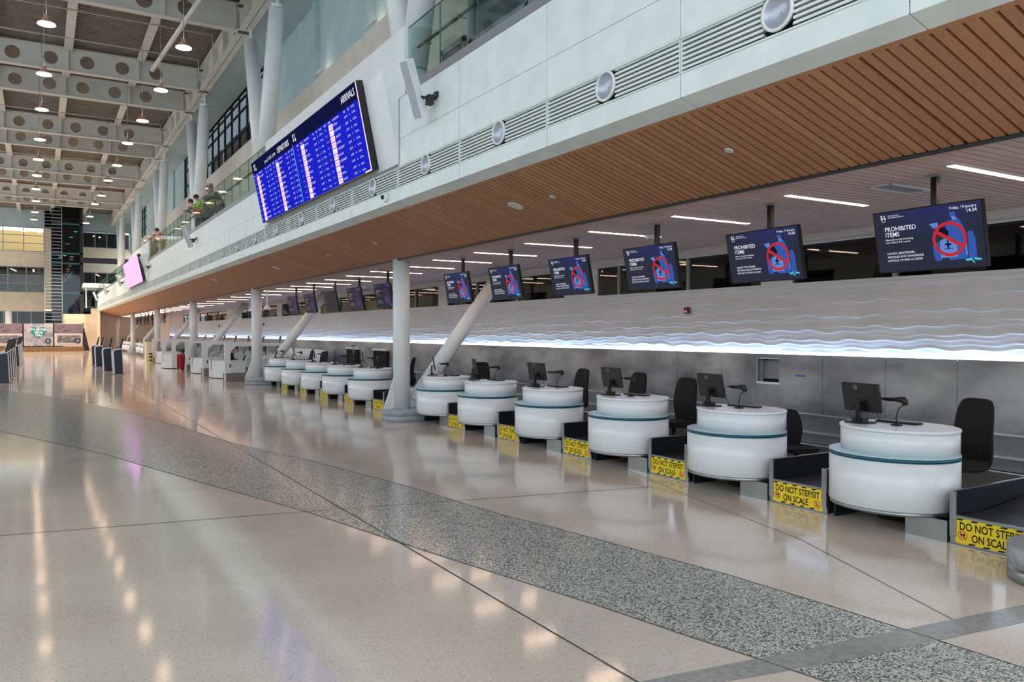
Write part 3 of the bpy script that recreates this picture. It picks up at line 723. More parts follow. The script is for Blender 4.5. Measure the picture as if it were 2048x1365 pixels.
for bi in range(4, len(BY) - 1, 2):
    y0, y1 = BY[bi - 1], BY[bi]
    for q in (.33, .72):
        yy = y0 + (y1 - y0) * q
        b.tube([(XL, yy, 14.2), (6.2, yy, 14.2)], .03, 6); b.tube([(6.2, yy, 14.2), (6.2, yy, 13.3), (6.9, yy, 13.3)], .025, 6)
struct('roof_pipe', b, M['chord'], 'thin sprinkler pipes under the roof')
b = MB(); b.tube([(4.7, 29.2, 13.25), (4.25, 37.5, 13.3)], .09, 12); b.tube([(4.9, 25, 13.2), (4.7, 29.2, 13.25)], .09, 12)
tag(b.build('duct_pipe', M['chord']), 'fat white pipe running diagonally below the roof deck', 'pipe')
# pendant lamps
def pendant():
    t = thing('pendant_lamp', 'x', 'lamp', (0, 0, 11), 0, 'pendant lamps under the main roof')
    m_ = MB(); n = 20
    R = [[(r * math.cos(2 * math.pi * q / n), r * math.sin(2 * math.pi * q / n), z) for q in range(n)] for r, z in ((.06, .30), (.08, .2), (.15, .12), (.25, 0))]
    m_.loft(R, cap=False); m_.build('shade', mat('pendant_shade', (186, 150, 130), .4), t)
    m_ = MB(); m_.cyl((0, 0), .235, .005, .03, 20); m_.build('diffuser', M['lamp'], t)
    m_ = MB(); m_.tube([(0, 0, .3), (0, 0, 3.68)], .012, 6); m_.build('cable', M['greyframe'], t)
    return t
pl = pendant(); first = True
lamps = [(.22, 27.1), (.18, 32.4), (.12, 37.6), (.05, 43.5), (-.01, 48.6), (-.1, 53.6), (-.16, 58.7), (-.18, 64.1), (-.27, 70), (-.36, 74.7)]
lampsr = [(3.99, 27.1), (3.95, 32.3), (3.84, 37.4), (3.67, 42.2), (3.66, 48.1), (3.56, 53.2), (3.57, 59.3), (3.4, 63.4), (3.43, 70.5), (3.35, 74.9)]
ll = []
for side, L in (('roof row over mid hall', lamps), ('roof row nearer the balcony', lampsr)):
    for k, (x, y) in enumerate(L): ll.append((x, y, 'pendant lamp, %s in the %s' % (ORD[k], side)))
for x, y, lb in ll:
    if first: pl.location = (x, y, 11); pl['label'] = lb; first = False; t = pl
    else: t = copy_tree(pl, None, (x, y, 11), None, lb)
for x, y in [(-4.2, 27), (-4.2, 38), (-4.2, 48), (-8, 27), (-8, 38), (-8, 48), (-8, 59)]:
    copy_tree(pl, None, (x, y, 11), None, 'glowing pendant lamp just beyond the left picture edge')
# warm spots at the lamp rows; farthest ones added as fill beyond the pendants
for x, y, en in [(0, 32.4, 60), (3.9, 32.3, 60), (0, 43.5, 90), (3.7, 42.2, 90), (0, 53.6, 170), (3.6, 53.2, 170), (0, 64.1, 220), (3.4, 63.4, 220), (-.3, 74.7, 260), (3.35, 74.9, 260), (-.3, 86, 320), (3.4, 86, 320), (-8, 86, 320)]:
    ld = bpy.data.lights.new('lamp_and_fill_spot', 'SPOT'); ld.energy = en * (4 if y < 60 else 6); ld.color = (1, .78, .58); ld.shadow_soft_size = .22; ld.spot_size = 2.2; ld.spot_blend = .6
    lo = bpy.data.objects.new('lamp_and_fill_spot', ld); col.objects.link(lo); lo.location = (x, y, 10.98)
# ------------------------------------------------------------ desks
def ell(a, b_, z, n=56, cx=0, cy=0): return [(cx + a * math.cos(2 * math.pi * k / n), cy + b_ * math.sin(2 * math.pi * k / n), z) for k in range(n)]
def make_desk():
    t = thing('check_in_desk', 'x', 'check-in desk', (0, 0, 0), 0, 'oval check-in desks')
    m_ = MB(); m_.loft([ell(.55, .60, .235, cx=-.03, cy=.05), ell(.565, .62, .245, cx=-.03, cy=.05), ell(.565, .62, .707, cx=-.03, cy=.05)]); m_.build('lower_body', M['whitegloss'], t)
    m_ = MB(); m_.loft([ell(.555, .61, .20, cx=-.03, cy=.05), ell(.555, .61, .236, cx=-.03, cy=.05)]); m_.build('kick_ring', M['steel2'], t)
    m_ = MB(); m_.loft([ell(.569, .624, .706, cx=-.03, cy=.05), ell(.569, .624, .742, cx=-.03, cy=.05)]); m_.build('teal_band', M['teal'], t)
    m_ = MB(); m_.loft([ell(.569, .624, .743, cx=-.03, cy=.05), ell(.565, .62, .750, cx=-.03, cy=.05)]); m_.build('ledge', M['tealglass'], t)
    m_ = MB(); m_.loft([ell(.48, .575, .748, cx=.03, cy=.03), ell(.48, .575, .972, cx=.03, cy=.03)]); m_.build('upper_body', M['whitegloss'], t)
    m_ = MB(); m_.loft([ell(.488, .583, .972, cx=.03, cy=.03), ell(.49, .585, .978, cx=.03, cy=.03), ell(.49, .585, .996, cx=.03, cy=.03), ell(.486, .581, 1.0, cx=.03, cy=.03)]); m_.build('top', M['whitegloss'], t)
    m_ = MB(); m_.box(-.26, -.645, 0, -.235, -.235, .2); m_.box(-.235, -.645, 0, .25, -.625, .2); m_.build('leg', M['steel2'], t)
    m_ = MB(); m_.box(-.24, .56, 0, .24, .58, .2); m_.build('leg', M['guard'], t)
    m_ = MB(); m_.box(.1, -.4, 0, .45, .3, .2); m_.build('dark_plinth', M['darkgap'], t)  # plain dark block under the rear of the desk
    return t
def fit(mb, st, cx_, v, width, size, pos, U, V, bold=0.0):
    T = text2d(st, 1.0, bold, 'LEFT', 3); xs = [p[0] for p in T[0]]; w_ = max(xs) - min(xs); sx = width / (w_ * size)
    mb.flat(T, pos(cx_ - width / 2 - min(xs) * size * sx, v), U, V, size, sx)
def make_scale():
    t = thing('baggage_scale', 'x', 'baggage scale', (0, 0, 0), 0, 'baggage scales between the desks')
    m_ = MB(); m_.box(0, -.385, 0.004, .03, .385, .265); m_.box(-.004, -.385, .256, .03, .385, .268); m_.build('end_plate', M['steel2'], t)
    for s in (-1, 1):
        m_ = MB(); m_.box(-.014, s * .355 - .03, .07, .0, s * .355 + .03, .485); m_.build('end_post', M['steel2'], t)
        m_ = MB(); m_.box(.0, s * .375 - .008, .1, 1.3, s * .375 + .008, .478); gp = m_.build('side_guard', M['guard'], t)
        m_ = MB(); m_.box(.0, s * .375 - .012, .478, 1.3, s * .375 + .012, .488); m_.build('guard_edge', M['steel2'], gp)
    m_ = MB(); m_.prism([(.03, .25), (.6, .25), (1.3, .33), (1.3, .2), (.03, .1)], 'y', -.35, .35); m_.build('belt', M['belt'], t)
    m_ = MB(); m_.box(.03, -.37, 0, 1.28, .37, .1); m_.build('chassis', M['darkgap'], t)
    sg = MB(); sg.rbox(-.006, -.335, .02, -.0005, .335, .245, r=.015, axis='x'); s = sg.build('warning_sign', M['signyellow'], t)
    U, V = (0, -1, 0), (0, 0, 1)
    P = lambda u, v, d=-.0068: Vector((d, -u, v))
    m_ = MB(); fit(m_, 'DO NOT STEP/SIT', 0.0, .146, .59, .098, P, U, V, .022); fit(m_, 'ON SCALE', -.02, .052, .335, .098, P, U, V, .022)
    polys = []
    for k in range(6):
        for y0, y1 in ((.229, .245), (.02, .036)):
            a = -.33 + k * .128 - (.02 if y0 < .1 else 0)
            q = [(a, y0), (a + .055, y0), (a + .055 + .02, y1), (a + .02, y1)] if True else []
            if max(x for x, _ in q) < .334 and min(x for x, _ in q) > -.34: polys.append(q)
    m_.flat(poly2d(*polys), P(0, 0), U, V)
    m_.build('lettering', M['ink'], s)
    for u, v in ((-.268, .096), (.262, .082)):
        m_ = MB(); m_.flat(disc2d(.038), P(u, v, -.0067), U, V); m_.build('orange_disc', M['signorange'], s)
        m_ = MB(); m_.flat(disc2d(.043, r0=.037), P(u, v, -.0072), U, V)
        a = math.radians(-45); m_.flat(poly2d([(-.037 * math.cos(a) + .003, -.037 * math.sin(a) + .003), (.037 * math.cos(a) + .003, .037 * math.sin(a) + .003), (.037 * math.cos(a) - .003, .037 * math.sin(a) - .003), (-.037 * math.cos(a) - .003, -.037 * math.sin(a) - .003)]), P(u, v, -.0072), U, V)
        m_.build('prohibition_ring', M['signred'], s)
        m_ = MB()
        if u < 0:
            for du in (-.013, .013): m_.flat(disc2d(.0095, 14, cx=du, cy=.006, sy=1.7), P(u, v, -.007), U, V); m_.flat(disc2d(.006, 12, cx=du * .9, cy=-.020), P(u, v, -.007), U, V)
        else:
            m_.flat(disc2d(.006, 12, cx=-.006, cy=.022), P(u, v, -.007), U, V)
            m_.flat(poly2d([(-.010, .015), (-.002, .015), (.002, -.004), (.020, -.018), (.014, -.023), (-.006, -.012), (-.02, -.012), (-.02, -.018), (-.006, -.018)]), P(u, v, -.007), U, V)
        m_.build('pictogram', M['ink'], s)
    return t
def make_monitor():
    t = thing('desktop_monitor', 'x', 'computer monitor', (0, 0, 0), 0, 'computer monitors on the desks')
    T = Matrix.Translation((0, 0, .265)) @ Matrix.Rotation(math.radians(-10), 4, 'Y')
    m_ = MB(); m_.rbox(-.012, -.245, -.15, .012, .245, .15, r=.008, axis='x', mt=T); m_.box(-.02, -.06, -.10, -.01, .06, -.02, T); sc1 = m_.build('screen', M['black'], t)
    m_ = MB(); m_.box(.0125, -.235, -.135, .0135, .235, .14, T); m_.build('display_face', M['screenoff'], sc1)
    m_ = MB(); U, V = T.to_3x3() @ Vector((0, -1, 0)), T.to_3x3() @ Vector((0, 0, 1))
    m_.flat(disc2d(.026, 24, r0=.021), T @ Vector((-.0125, .06, .105)), U, V)
    m_.flat(text2d('hp', 1.0, .01), T @ Vector((-.0125, .078, .097)), U, V, .034); m_.build('logo', M['greyframe'], sc1)
    m_ = MB(); m_.box(-.06, -.028, .01, -.028, .028, .22); m_.build('stand_neck', M['black'], t)
    m_ = MB(); m_.rbox(-.13, -.12, .0, .09, .12, .014, r=.02); m_.box(-.07, -.09, .014, .0, .06, .06); m_.build('stand_base', M['black'], t)
    m_ = MB()
    for dy in (-.05, .0, .06): m_.tube([(-.03, dy, .17), (-.08, dy * 1.4, .12), (-.07, dy * 1.2, .03), (-.03, dy, .02)], .004, 6)
    m_.build('cables', M['black'], t)
    return t
def make_scanner():
    t = thing('barcode_scanner', 'x', 'barcode scanner', (0, 0, 0), 0, 'barcode scanners on gooseneck stands')
    m_ = MB(); m_.cyl((0, 0), .055, 0, .012, 24); m_.cyl((0, 0), .03, .012, .03, 20, .012); m_.build('stand_base', M['black'], t)
    m_ = MB(); m_.tube([(0, 0, .02), (0, .005, .08), (0, -.01, .14), (0, -.035, .185), (0, -.065, .205)], .006, 8); m_.build('gooseneck', M['black'], t)
    m_ = MB(); m_.tube([(0, .17, .262), (0, .10, .258), (0, .02, .262), (0, -.04, .264), (0, -.075, .262)], [.012, .019, .022, .03, .034], 14)
    m_.tube([(0, -.06, .28), (0, -.085, .25), (0, -.095, .21)], [.03, .034, .026], 12); m_.build('scanner_body', M['black'], t)
    m_ = MB(); m_.tube([(0, .17, .262), (0, .21, .255), (0, .24, .22), (.04, .25, .1), (.05, .2, .01)], .0035, 6); m_.build('cable', M['black'], t)
    return t
def make_keyboard():
    t = thing('keyboard', 'x', 'keyboard', (0, 0, 0), 0, 'keyboards on the desks')
    m_ = MB(); m_.rbox(-.07, -.22, 0, .07, .22, .014, r=.01); m_.build('case', M['black'], t)
    m_ = MB()
    for i in range(5):
        for j in range(15): m_.box(-.06 + i * .024, -.21 + j * .028, .014, -.04 + i * .024, -.187 + j * .028, .02)
    m_.build('keys', M['guard'], t)
    return t
def make_chair():
    t = thing('office_chair', 'x', 'office chair', (0, 0, 0), 0, 'black swivel chairs behind the desks')
    m_ = MB(); pr = []
    for z, hw, dx in ((.50, .16, 0), (.56, .185, .01), (.66, .205, .0), (.85, .215, -.02), (1.05, .205, .01), (1.16, .185, .035), (1.215, .155, .05), (1.235, .10, .055)):
        pr.append([(.30 + dx + (-.02 if s < 4 else .02) + .03 * (abs(q) ** 2) * -1, q * hw, z) for s, q in [(0, -1), (1, -.4), (2, .4), (3, 1), (4, 1), (5, .4), (6, -.4), (7, -1)]])
    m_.loft([list(reversed(r)) for r in pr], smooth=True); m_.build('backrest', M['fabric'], t)
    m_ = MB(); m_.loft([[(.02 + a * .25, b_ * .25, z) for a, b_ in [(math.cos(q), math.sin(q)) for q in [2 * math.pi * k / 24 for k in range(24)]]] for z in (.50, .56)]); m_.rbox(-.22, -.22, .505, .24, .22, .585, r=.07); m_.build('seat', M['fabric'], t)
    m_ = MB(); m_.tube([(.1, 0, .5), (.3, 0, .47), (.36, 0, .6), (.34, 0, .8)], .028, 10); m_.build('back_support', M['black'], t)
    m_ = MB(); m_.cyl((0, 0), .032, .1, .5, 14); m_.build('gas_lift', M['black'], t)
    m_ = MB(); n = 30; R = [[((.19 + .012 * math.cos(b_)) * math.cos(a), (.19 + .012 * math.cos(b_)) * math.sin(a), .25 + .012 * math.sin(b_)) for b_ in [2 * math.pi * q / 8 for q in range(8)]] for a in [2 * math.pi * k / n for k in range(n + 1)]]
    m_.loft([list(r) for r in R], cap=False)
    for k in range(3): a = 2 * math.pi * k / 3; m_.tube([(0, 0, .24), (.19 * math.cos(a), .19 * math.sin(a), .25)], .008, 6)
    m_.build('footrest_ring', M['chrome'], t)
    for k in range(5):
        a = 2 * math.pi * k / 5 + .3; m_ = MB(); m_.tube([(0, 0, .11), (.3 * math.cos(a), .3 * math.sin(a), .07)], [.03, .018], 8); lg = m_.build('leg', M['black'], t)
        m_ = MB(); m_.tube([(.3 * math.cos(a) - .012, .3 * math.sin(a), .03), (.3 * math.cos(a) + .012, .3 * math.sin(a), .03)], .03, 12); m_.build('caster', M['black'], lg)
    return t
class Proto:
    def __init__(s, f): s.f = f; s.o = None
    def put(s, loc, rz=0, label='', sc_=None):
        if s.o is None: s.o = s.f(); c = s.o; c.location = loc; c.rotation_euler = (0, 0, rz); c['label'] = label
        else: c = copy_tree(s.o, None, loc, rz, label)
        if sc_: c.scale = sc_
        return c
desk, scale_, mon, scan, keyb, chair = [Proto(f) for f in (make_desk, make_scale, make_monitor, make_scanner, make_keyboard, make_chair)]
YD = [4.83 + 2.1 * k for k in range(6)] + [19.6, 21.8, 23.95, 26.2, 28.5]
YD[4] = 13.28; YD[5] = 15.22
WHO = ['nearest desk', 'second nearest desk', 'third nearest desk', 'fourth nearest desk', 'fifth nearest desk', 'desk just right of the large column',
       'desk just left of the large column', 'second desk left of the large column', 'third desk left of the large column', 'fourth desk left of the large column', 'desk next to the second column']
rzm = [-.16, -.12, -.05, .06, -.36, -.42, -.34, -.38, -.34, -.3, -.32]
xoff = [-.08, -.08, -.08, -.12, -.1, -.1, -.1, -.1, -.1, -.1, -.1]
for k, y in enumerate(YD):
    w_ = WHO[k]
    desk.put((7.44, y, 0), 0, 'white oval check-in desk with teal band, %s' % (w_[:-5] if w_.endswith('nearest desk') else w_.replace('desk ', '').replace('desk', '')))
    if k < 5 or k > 5:
        rz = rzm[k]; dy = [.42, .48, .42, .4, .52][k] if k < 5 else .5
        mon.put((7.36, y + dy - .05, 1.001), rz, 'black computer monitor on the %s' % w_)
    else: mon.put((7.36, y + .42, 1.001), rzm[k], 'black computer monitor on the %s' % w_)
    if k == 3: scan.put((7.56, y + .02, 1.001), 1.0, 'barcode scanner half hidden by the monitor on the %s' % w_)
    elif k == 4: scan.put((7.6, y + .1, 1.001), 1.4, 'small barcode scanner on the %s' % w_)
    else: scan.put((7.44, y + .03, 1.001), 0 if k < 5 else .3, 'barcode scanner on curved stand on the %s' % w_)
    keyb.put((7.66, y + .15, 1.001), .1, 'black keyboard on the %s' % w_)
    if k < 5: scale_.put((7.2, y + (1.05 if k < 4 else .97), 0), 0, 'baggage scale with yellow sign on far side of %s' % w_)
    elif k < 10 and k > 5: scale_.put((7.2, y + 1.08, 0), 0, 'small baggage scale with yellow sign beyond %s' % w_)
scale_.put((7.2, 3.78, 0), 0, 'baggage scale with yellow sign at the right picture edge')
scale_.put((7.2, 18.5, 0), 0, 'baggage scale with yellow sign touching the large column')
for x, y, rz, lb in [(8.3, 4.74, -.12, 'tall black office chair behind the nearest desk'), (8.32, 9.1, .1, 'black office chair behind the third nearest desk, left of the second nearest monitor'), (8.72, 10.75, 0, 'black office chair right of the third nearest monitor'),
                     (8.7, 12.4, .0, 'black office chair right of the fourth nearest desk'), (8.7, 16.05, .9, 'black office chair behind the fifth nearest desk, turned to the hall'), (8.65, 20.4, -.6, 'black office chair seen just right of the large column'),
                     (8.6, 25.1, .1, 'black office chair between first and second desk left of the large column'), (8.6, 28.1, .3, 'black office chair behind the third desk left of the large column'), (8.65, 30.0, -.1, 'black office chair behind the fourth desk left of the large column')]:
    chair.put((x, y, 0), rz, lb)
chair.put((8.62, 7.05, 0), 1.2, 'low black office chair half hidden behind the second nearest desk', (1, 1, .72))
# far group of desks
for k, y in enumerate([66.3, 69.4, 72.6, 76.0, 79.6, 83.4, 87.0]):
    desk.put((7.44, y, 0), 0, 'small white check-in desk in the far group, %s of them' % ORD[k])
    mon.put((7.36, y + .4, 1.001), -.2, 'black computer monitor on the %s far desk' % ORD[k])
# column label card etc on counter wall
t = thing('wall_hatch', 'small open hatch with steel flap and white sill in the steel wall', 'hatch', (10.35, 9.055, 1.12))
m_ = MB(); m_.box(-.006, -.24, -.035, .03, .24, 0); m_.box(-.004, .225, 0, .02, .235, .41); m_.build('sill', M['paint'], t)
m_ = MB(); m_.box(.10, -.20, .06, .11, .22, .40, Matrix.Rotation(math.radians(6), 4, 'Y')); m_.build('flap', M['greycap'], t)
m_ = MB(); m_.box(.14, -.225, -.02, .145, .225, .42); m_.build('recess', M['darkgap'], t)
m_ = MB(); m_.box(10.346, 8.31, 1.235, 10.3495, 8.50, 1.265); tag(m_.build('masking_tape', M['tape']), 'short strip of blue tape on the steel wall', 'tape')
m_ = MB(); m_.box(10.343, 11.24, .47, 10.348, 11.54, .665); t = tag(m_.build('paper_notice', M['paper']), 'white paper notice taped low on the steel wall beside a chair', 'notice')
m_ = MB(); m_.box(10.3425, 11.3, .635, 10.343, 11.46, .645)
for k in range(3): m_.box(10.3425, 11.28, .60 - k * .03, 10.343, 11.5, .604 - k * .03)
m_.build('lettering', M['greycap'], t)
t = thing('waste_bin', 'open black bin behind the second nearest desk', 'bin', (8.85, 5.95, .385), .2)
m_ = MB()
for (a0, a1, c0, c1) in ((-.22, -.205, -.16, .16), (.205, .22, -.16, .16), (-.22, .22, -.16, -.145), (-.22, .22, .145, .16)): m_.box(a0, c0, -.38, a1, c1, .0)
m_.box(-.22, -.16, -.38, .22, .16, -.365); m_.build('body', M['black'], t)
m_ = MB(); m_.box(-.235, -.175, -.01, -.2, .175, .01); m_.box(.2, -.175, -.01, .235, .175, .01); m_.box(-.235, -.175, -.01, .235, -.14, .01); m_.box(-.235, .14, -.01, .235, .175, .01); m_.build('rim', M['black'], t)
def strobe(y, red, lb, z=2.29):
    t = thing('fire_alarm', lb, 'fire alarm', (10.44, y, z)); m_ = MB(); m_.rbox(-.045, -.05, 0, .02, .05, .12, r=.015, axis='x'); m_.build('case', M['crimson'] if red else M['black'], t)
    m_ = MB(); m_.box(-.055, -.03, .02, -.045, .03, .06); m_.build('strobe_lens', M['paper'], t)
strobe(11.05, 1, 'red fire alarm on the wave wall'); strobe(43.8, 0, 'dark fire alarm on the wave wall right of the second column'); strobe(56.2, 0, 'dark fire alarm on the wave wall left of the second column'); strobe(73, 0, 'dark fire alarm at the far end of the wave wall')
def hatchscreen(y, lb):
    t = thing('baggage_hatch', lb, 'hatch', (10.34, y, .62)); m_ = MB(); m_.box(-.06, -.62, 0, .0, .62, .66)
    m_.build('strip_curtain', M['pebble'], t); m_ = MB(); m_.box(-.1, -.66, .66, .0, .66, .74); m_.build('roller_box', M['paint'], t)
hatchscreen(26.3, 'black baggage hatch with white roller box just left of the large column'); hatchscreen(29.2, 'second black baggage hatch left of the large column')
b = MB(); b.box(9.62, 30.4, 0, 9.7, 36.6, 1.22); b.box(9.61, 30.4, 1.2, 9.71, 36.6, 1.23)
for y in (32, 33.6, 35.2): b.box(9.612, y, .05, 9.62, y + .02, 1.2)
tag(b.build('low_partition', M['paint']), 'white low partition behind the desks near the second column', 'partition')
t = thing('camera_pole', 'thin sensor pole with crossbar behind the desk left of the large column', 'pole', (9.5, 26.8, 0))
m_ = MB(); m_.tube([(0, 0, 0), (0, 0, 1.45)], .02, 8); m_.build('pole', M['greyframe'], t); m_ = MB(); m_.box(-.02, -.18, 1.44, .02, .18, 1.47); m_.box(-.03, -.05, .95, .03, .05, 1.15); m_.build('crossbar', M['black'], t)
t = thing('tall_terminal', 'small black card terminal on a stem on the desk left of the large column', 'card terminal', (7.5, 19.32, 1.001))
m_ = MB(); m_.cyl((0, 0), .07, 0, .012, 16); m_.cyl((0, 0), .016, .012, .22, 10); m_.build('stem', M['black'], t)
m_ = MB(); m_.rbox(-.02, -.07, -.05, .02, .07, .06, r=.01, axis='x', mt=Matrix.Translation((0, 0, .25)) @ Matrix.Rotation(.5, 4, 'X')); m_.build('terminal_body', M['black'], t)

# ------------------------------------------------------------ hanging displays
DW, DH = 1.11, .635; DT = math.radians(11)
DU = Vector((-math.sin(DT), 0, math.cos(DT))); DN = Vector((-math.cos(DT), 0, -math.sin(DT)))
def dpt(u, v, d=0): return Vector((-.13, 0, -.63)) + Vector((0, -1, 0)) * u + DU * v + DN * d
def dbox(m_, u0, v0, u1, v1, d0, d1):
    P = [dpt(u, v, d) for d in (d0, d1) for u, v in ((u0, v0), (u1, v0), (u1, v1), (u0, v1))]
    m_.add(P, [(0, 1, 2, 3), (7, 6, 5, 4), (0, 4, 5, 1), (1, 5, 6, 2), (2, 6, 7, 3), (3, 7, 4, 0)])
def fr(x, y): return (x - .5) * DW, (.5 - y) * DH
DIM = {}  # dimmed copies: falloff from the oblique viewing angle put into the emission
for k_ in ('screen', 'scrtext', 'scrblue', 'scrblue2', 'scrdark', 'scrred', 'scrcyan'):
    DIM[k_] = M[k_].copy(); DIM[k_].name = 'dim_' + k_; DIM[k_].node_tree.nodes['Principled BSDF'].inputs['Emission Strength'].default_value *= .3 if k_ != 'screen' else .55
def make_display(on=True, dim=False):
    M = dict(globals()['M'])
    if dim: M.update(DIM)
    t = thing('hanging_display', 'x', 'display', (0, 0, 3.5), 0, 'displays hanging above the desks')
    m_ = MB(); dbox(m_, -DW / 2, -DH / 2, DW / 2, DH / 2, -.05, .0); m_.build('housing', M['scrframe'], t)
    m_ = MB(); dbox(m_, -.2, -.16, .2, .16, -.10, -.05); m_.tube([dpt(0, 0, -.08), (0, 0, -.55)], .03, 8); m_.build('rear_mount', M['black'], t)
    m_ = MB(); m_.box(-.03, -.03, -.62, .03, .03, -.005); m_.build('pole', M['black'], t)
    m_ = MB(); m_.cyl((0, 0), .085, -.012, -.0005, 20); m_.build('ceiling_plate', M['greyframe'], t)
    U = Vector((0, -1, 0))
    m_ = MB(); dbox(m_, -DW / 2 + .012, -DH / 2 + .012, DW / 2 - .012, DH / 2 - .012, .0, .002)
    face = m_.build('screen_face', M['screen'] if on else M['screenoff'], t)
    if on == 0: return t
    def T(mb, st, x, y, size, bold=0, align='LEFT', d=.0035, sx=1.0, line=1.0): u, v = fr(x, y); mb.flat(text2d(st, 1.0, bold, align, 3, 1.0, line), dpt(u, v, d), U, DU, size, sx)
    m_ = MB()
    T(m_, 'PROHIBITED', .105, .325, .064, .004, sx=.95); T(m_, 'ITEMS', .105, .415, .064, .004, sx=.95)
    T(m_, '(Beyond security screening,', .105, .475, .027); T(m_, 'more than 3.4 fl. ounce)', .105, .52, .027)
    T(m_, 'LIQUIDS, GELS/CREAMS,', .105, .70, .030, .003, sx=.95); T(m_, 'AEROSOLS AND DANGEROUS', .105, .757, .030, .003, sx=.95); T(m_, 'ARTICLES, OTHERS AS LISTED', .105, .815, .030, .0, sx=.95)
    T(m_, 'Friday, 19 January', .955, .10, .036, .001, 'RIGHT'); T(m_, '14:34', .955, .168, .046, .002, 'RIGHT')
    T(m_, 'S', .075, .125, .06, .015); T(m_, 'X', .103, .095, .03, .01); T(m_, 'M', .112, .125, .026, .01); T(m_, 'Princess Juliana', .15, .085, .02); T(m_, 'International Airport', .15, .115, .02)
    u, v = fr(.105, .14); m_.flat(disc2d(.02, 16, r0=.016, cx=.0, cy=0), dpt(u, v, .0035), U, DU)
    m_.build('lettering', M['scrtext'], face)
    def shp(mb, polys, d):
        for p in polys: mb.flat(poly2d([fr(x, y) for x, y in p]), dpt(0, 0, d), U, DU)
    m_ = MB()
    shp(m_, [[(.68, .30), (.70, .26), (.80, .26), (.84, .42), (.84, .86), (.68, .86)], [(.72, .14), (.77, .14), (.77, .20), (.72, .20)], [(.86, .45), (.90, .45), (.92, .55), (.92, .86), (.85, .86)],
             [(.55, .62), (.60, .56), (.62, .86), (.56, .86), (.545, .74)]], .0030); m_.build('bottle_picture', M['scrblue'], face)
    m_ = MB(); shp(m_, [[(.53, .28), (.61, .27), (.61, .34), (.57, .36)], [(.61, .56), (.66, .52), (.70, .58), (.76, .60), (.76, .82), (.61, .82)], [(.73, .2), (.76, .2), (.79, .26), (.74, .26)], [(.83, .46), (.845, .46), (.845, .8), (.83, .8)]], .0034); m_.build('label_picture', M['scrblue2'], face)
    m_ = MB(); shp(m_, [[(.675, .56), (.69, .56), (.69, .68), (.675, .68)], [(.655, .605), (.71, .605), (.71, .635), (.655, .635)], [(.645, .68), (.725, .68), (.725, .69), (.645, .69)], [(.60, .36), (.64, .33), (.70, .42), (.69, .52), (.64, .5)]], .0038); m_.build('symbol', M['scrdark'], face)
    m_ = MB(); u, v = fr(.70, .54); n_ = disc2d(.168, 44, r0=.138); m_.flat(n_, dpt(u, v, .0042), U, DU)
    a = math.radians(-33); c, s = math.cos(a), math.sin(a); q = [(-.145, -.017), (.145, -.017), (.145, .017), (-.145, .017)]
    m_.flat(poly2d([(x * c - y * s, x * s + y * c) for x, y in q]), dpt(u, v, .0042), U, DU); m_.build('prohibition_ring', M['scrred'], face)
    m_ = MB(); shp(m_, [[(.82, .865), (.875, .85), (.885, .885), (.83, .895)], [(.895, .85), (.955, .865), (.955, .89), (.90, .885)], [(.872, .89), (.885, .88), (.90, .93), (.893, .935)]], .0038); m_.build('wing_logo', M['scrcyan'], face)
    return t
disp = Proto(make_display); dispdim = Proto(lambda: make_display(True, True)); dispoff = Proto(lambda: make_display(0))
HY = [4.6, 6.66, 8.72, 10.73, 12.85, 14.82]
for k, y in enumerate(HY): disp.put((7.65, y, 3.5), 0, 'hanging display reading PROHIBITED ITEMS, %s to the camera' % ORD[k])
for k, (y, lb) in enumerate([(19.0, 'dim hanging display, first left of the large column'), (21.1, 'dim hanging display, second left of the large column'), (23.2, 'switched off hanging display, third left of the large column'), (25.35, 'dim hanging display, fourth left of the large column'), (27.4, 'dim hanging display, fifth left of the large column')]):
    (dispoff if k == 2 else dispdim).put((7.65, y, 3.5), 0, lb)
for k, y in enumerate([61.0, 66, 68.2, 71, 73.2, 76.5, 79, 82]): dispoff.put((7.65, y, 3.5), 0, 'small dark hanging display in the far group, %s of them' % ORD[k])

# ceiling lights of the counter hall
def make_linear():
    t = thing('ceiling_light', 'x', 'ceiling light', (0, 0, 0), 0, 'slim linear lights in the flat ceiling')
    m_ = MB(); m_.box(-.71, -.035, .0, .71, .035, .025); m_.build('diffuser', M['linear'], t)
    m_ = MB(); m_.box(-.73, -.045, .003, -.71, .045, .03); m_.box(.71, -.045, .003, .73, .045, .03); m_.box(-.73, .036, .003, .73, .045, .03); m_.box(-.73, -.045, .003, .73, -.036, .03); m_.build('trim', M['paint'], t)
    return t
lin_ = Proto(make_linear); y = 2.35; k = 0
while y < 91:  # row carried on past its end to add light on the end wall
    if k == 0: lb = 'slim linear ceiling light just above the right picture edge'
    elif k < 9: lb = 'slim glowing linear light in the flat ceiling, %s in view' % ORD[k - 1]
    else: lb = 'slim glowing linear light in the flat ceiling beyond the large column'
    lin_.put((7.97, y, 3.488), 0, lb)
    y += 1.87 if y < 30 else 3.0; k += 1
t = thing('air_vent', 'slotted air vent in the flat ceiling above the nearest display', 'vent', (8.0, 5.2, 3.492))
m_ = MB(); m_.box(-.36, -.13, 0, .36, -.115, .03); m_.box(-.36, .115, 0, .36, .13, .03); m_.box(-.36, -.13, 0, -.345, .13, .03); m_.box(.345, -.13, 0, .36, .13, .03); m_.build('frame', M['paint'], t)
m_ = MB()
for q in range(6): m_.box(-.345, -.1 + q * .036, .002, .345, -.088 + q * .036, .012)
m_.build('slats', M['greyframe'], t)
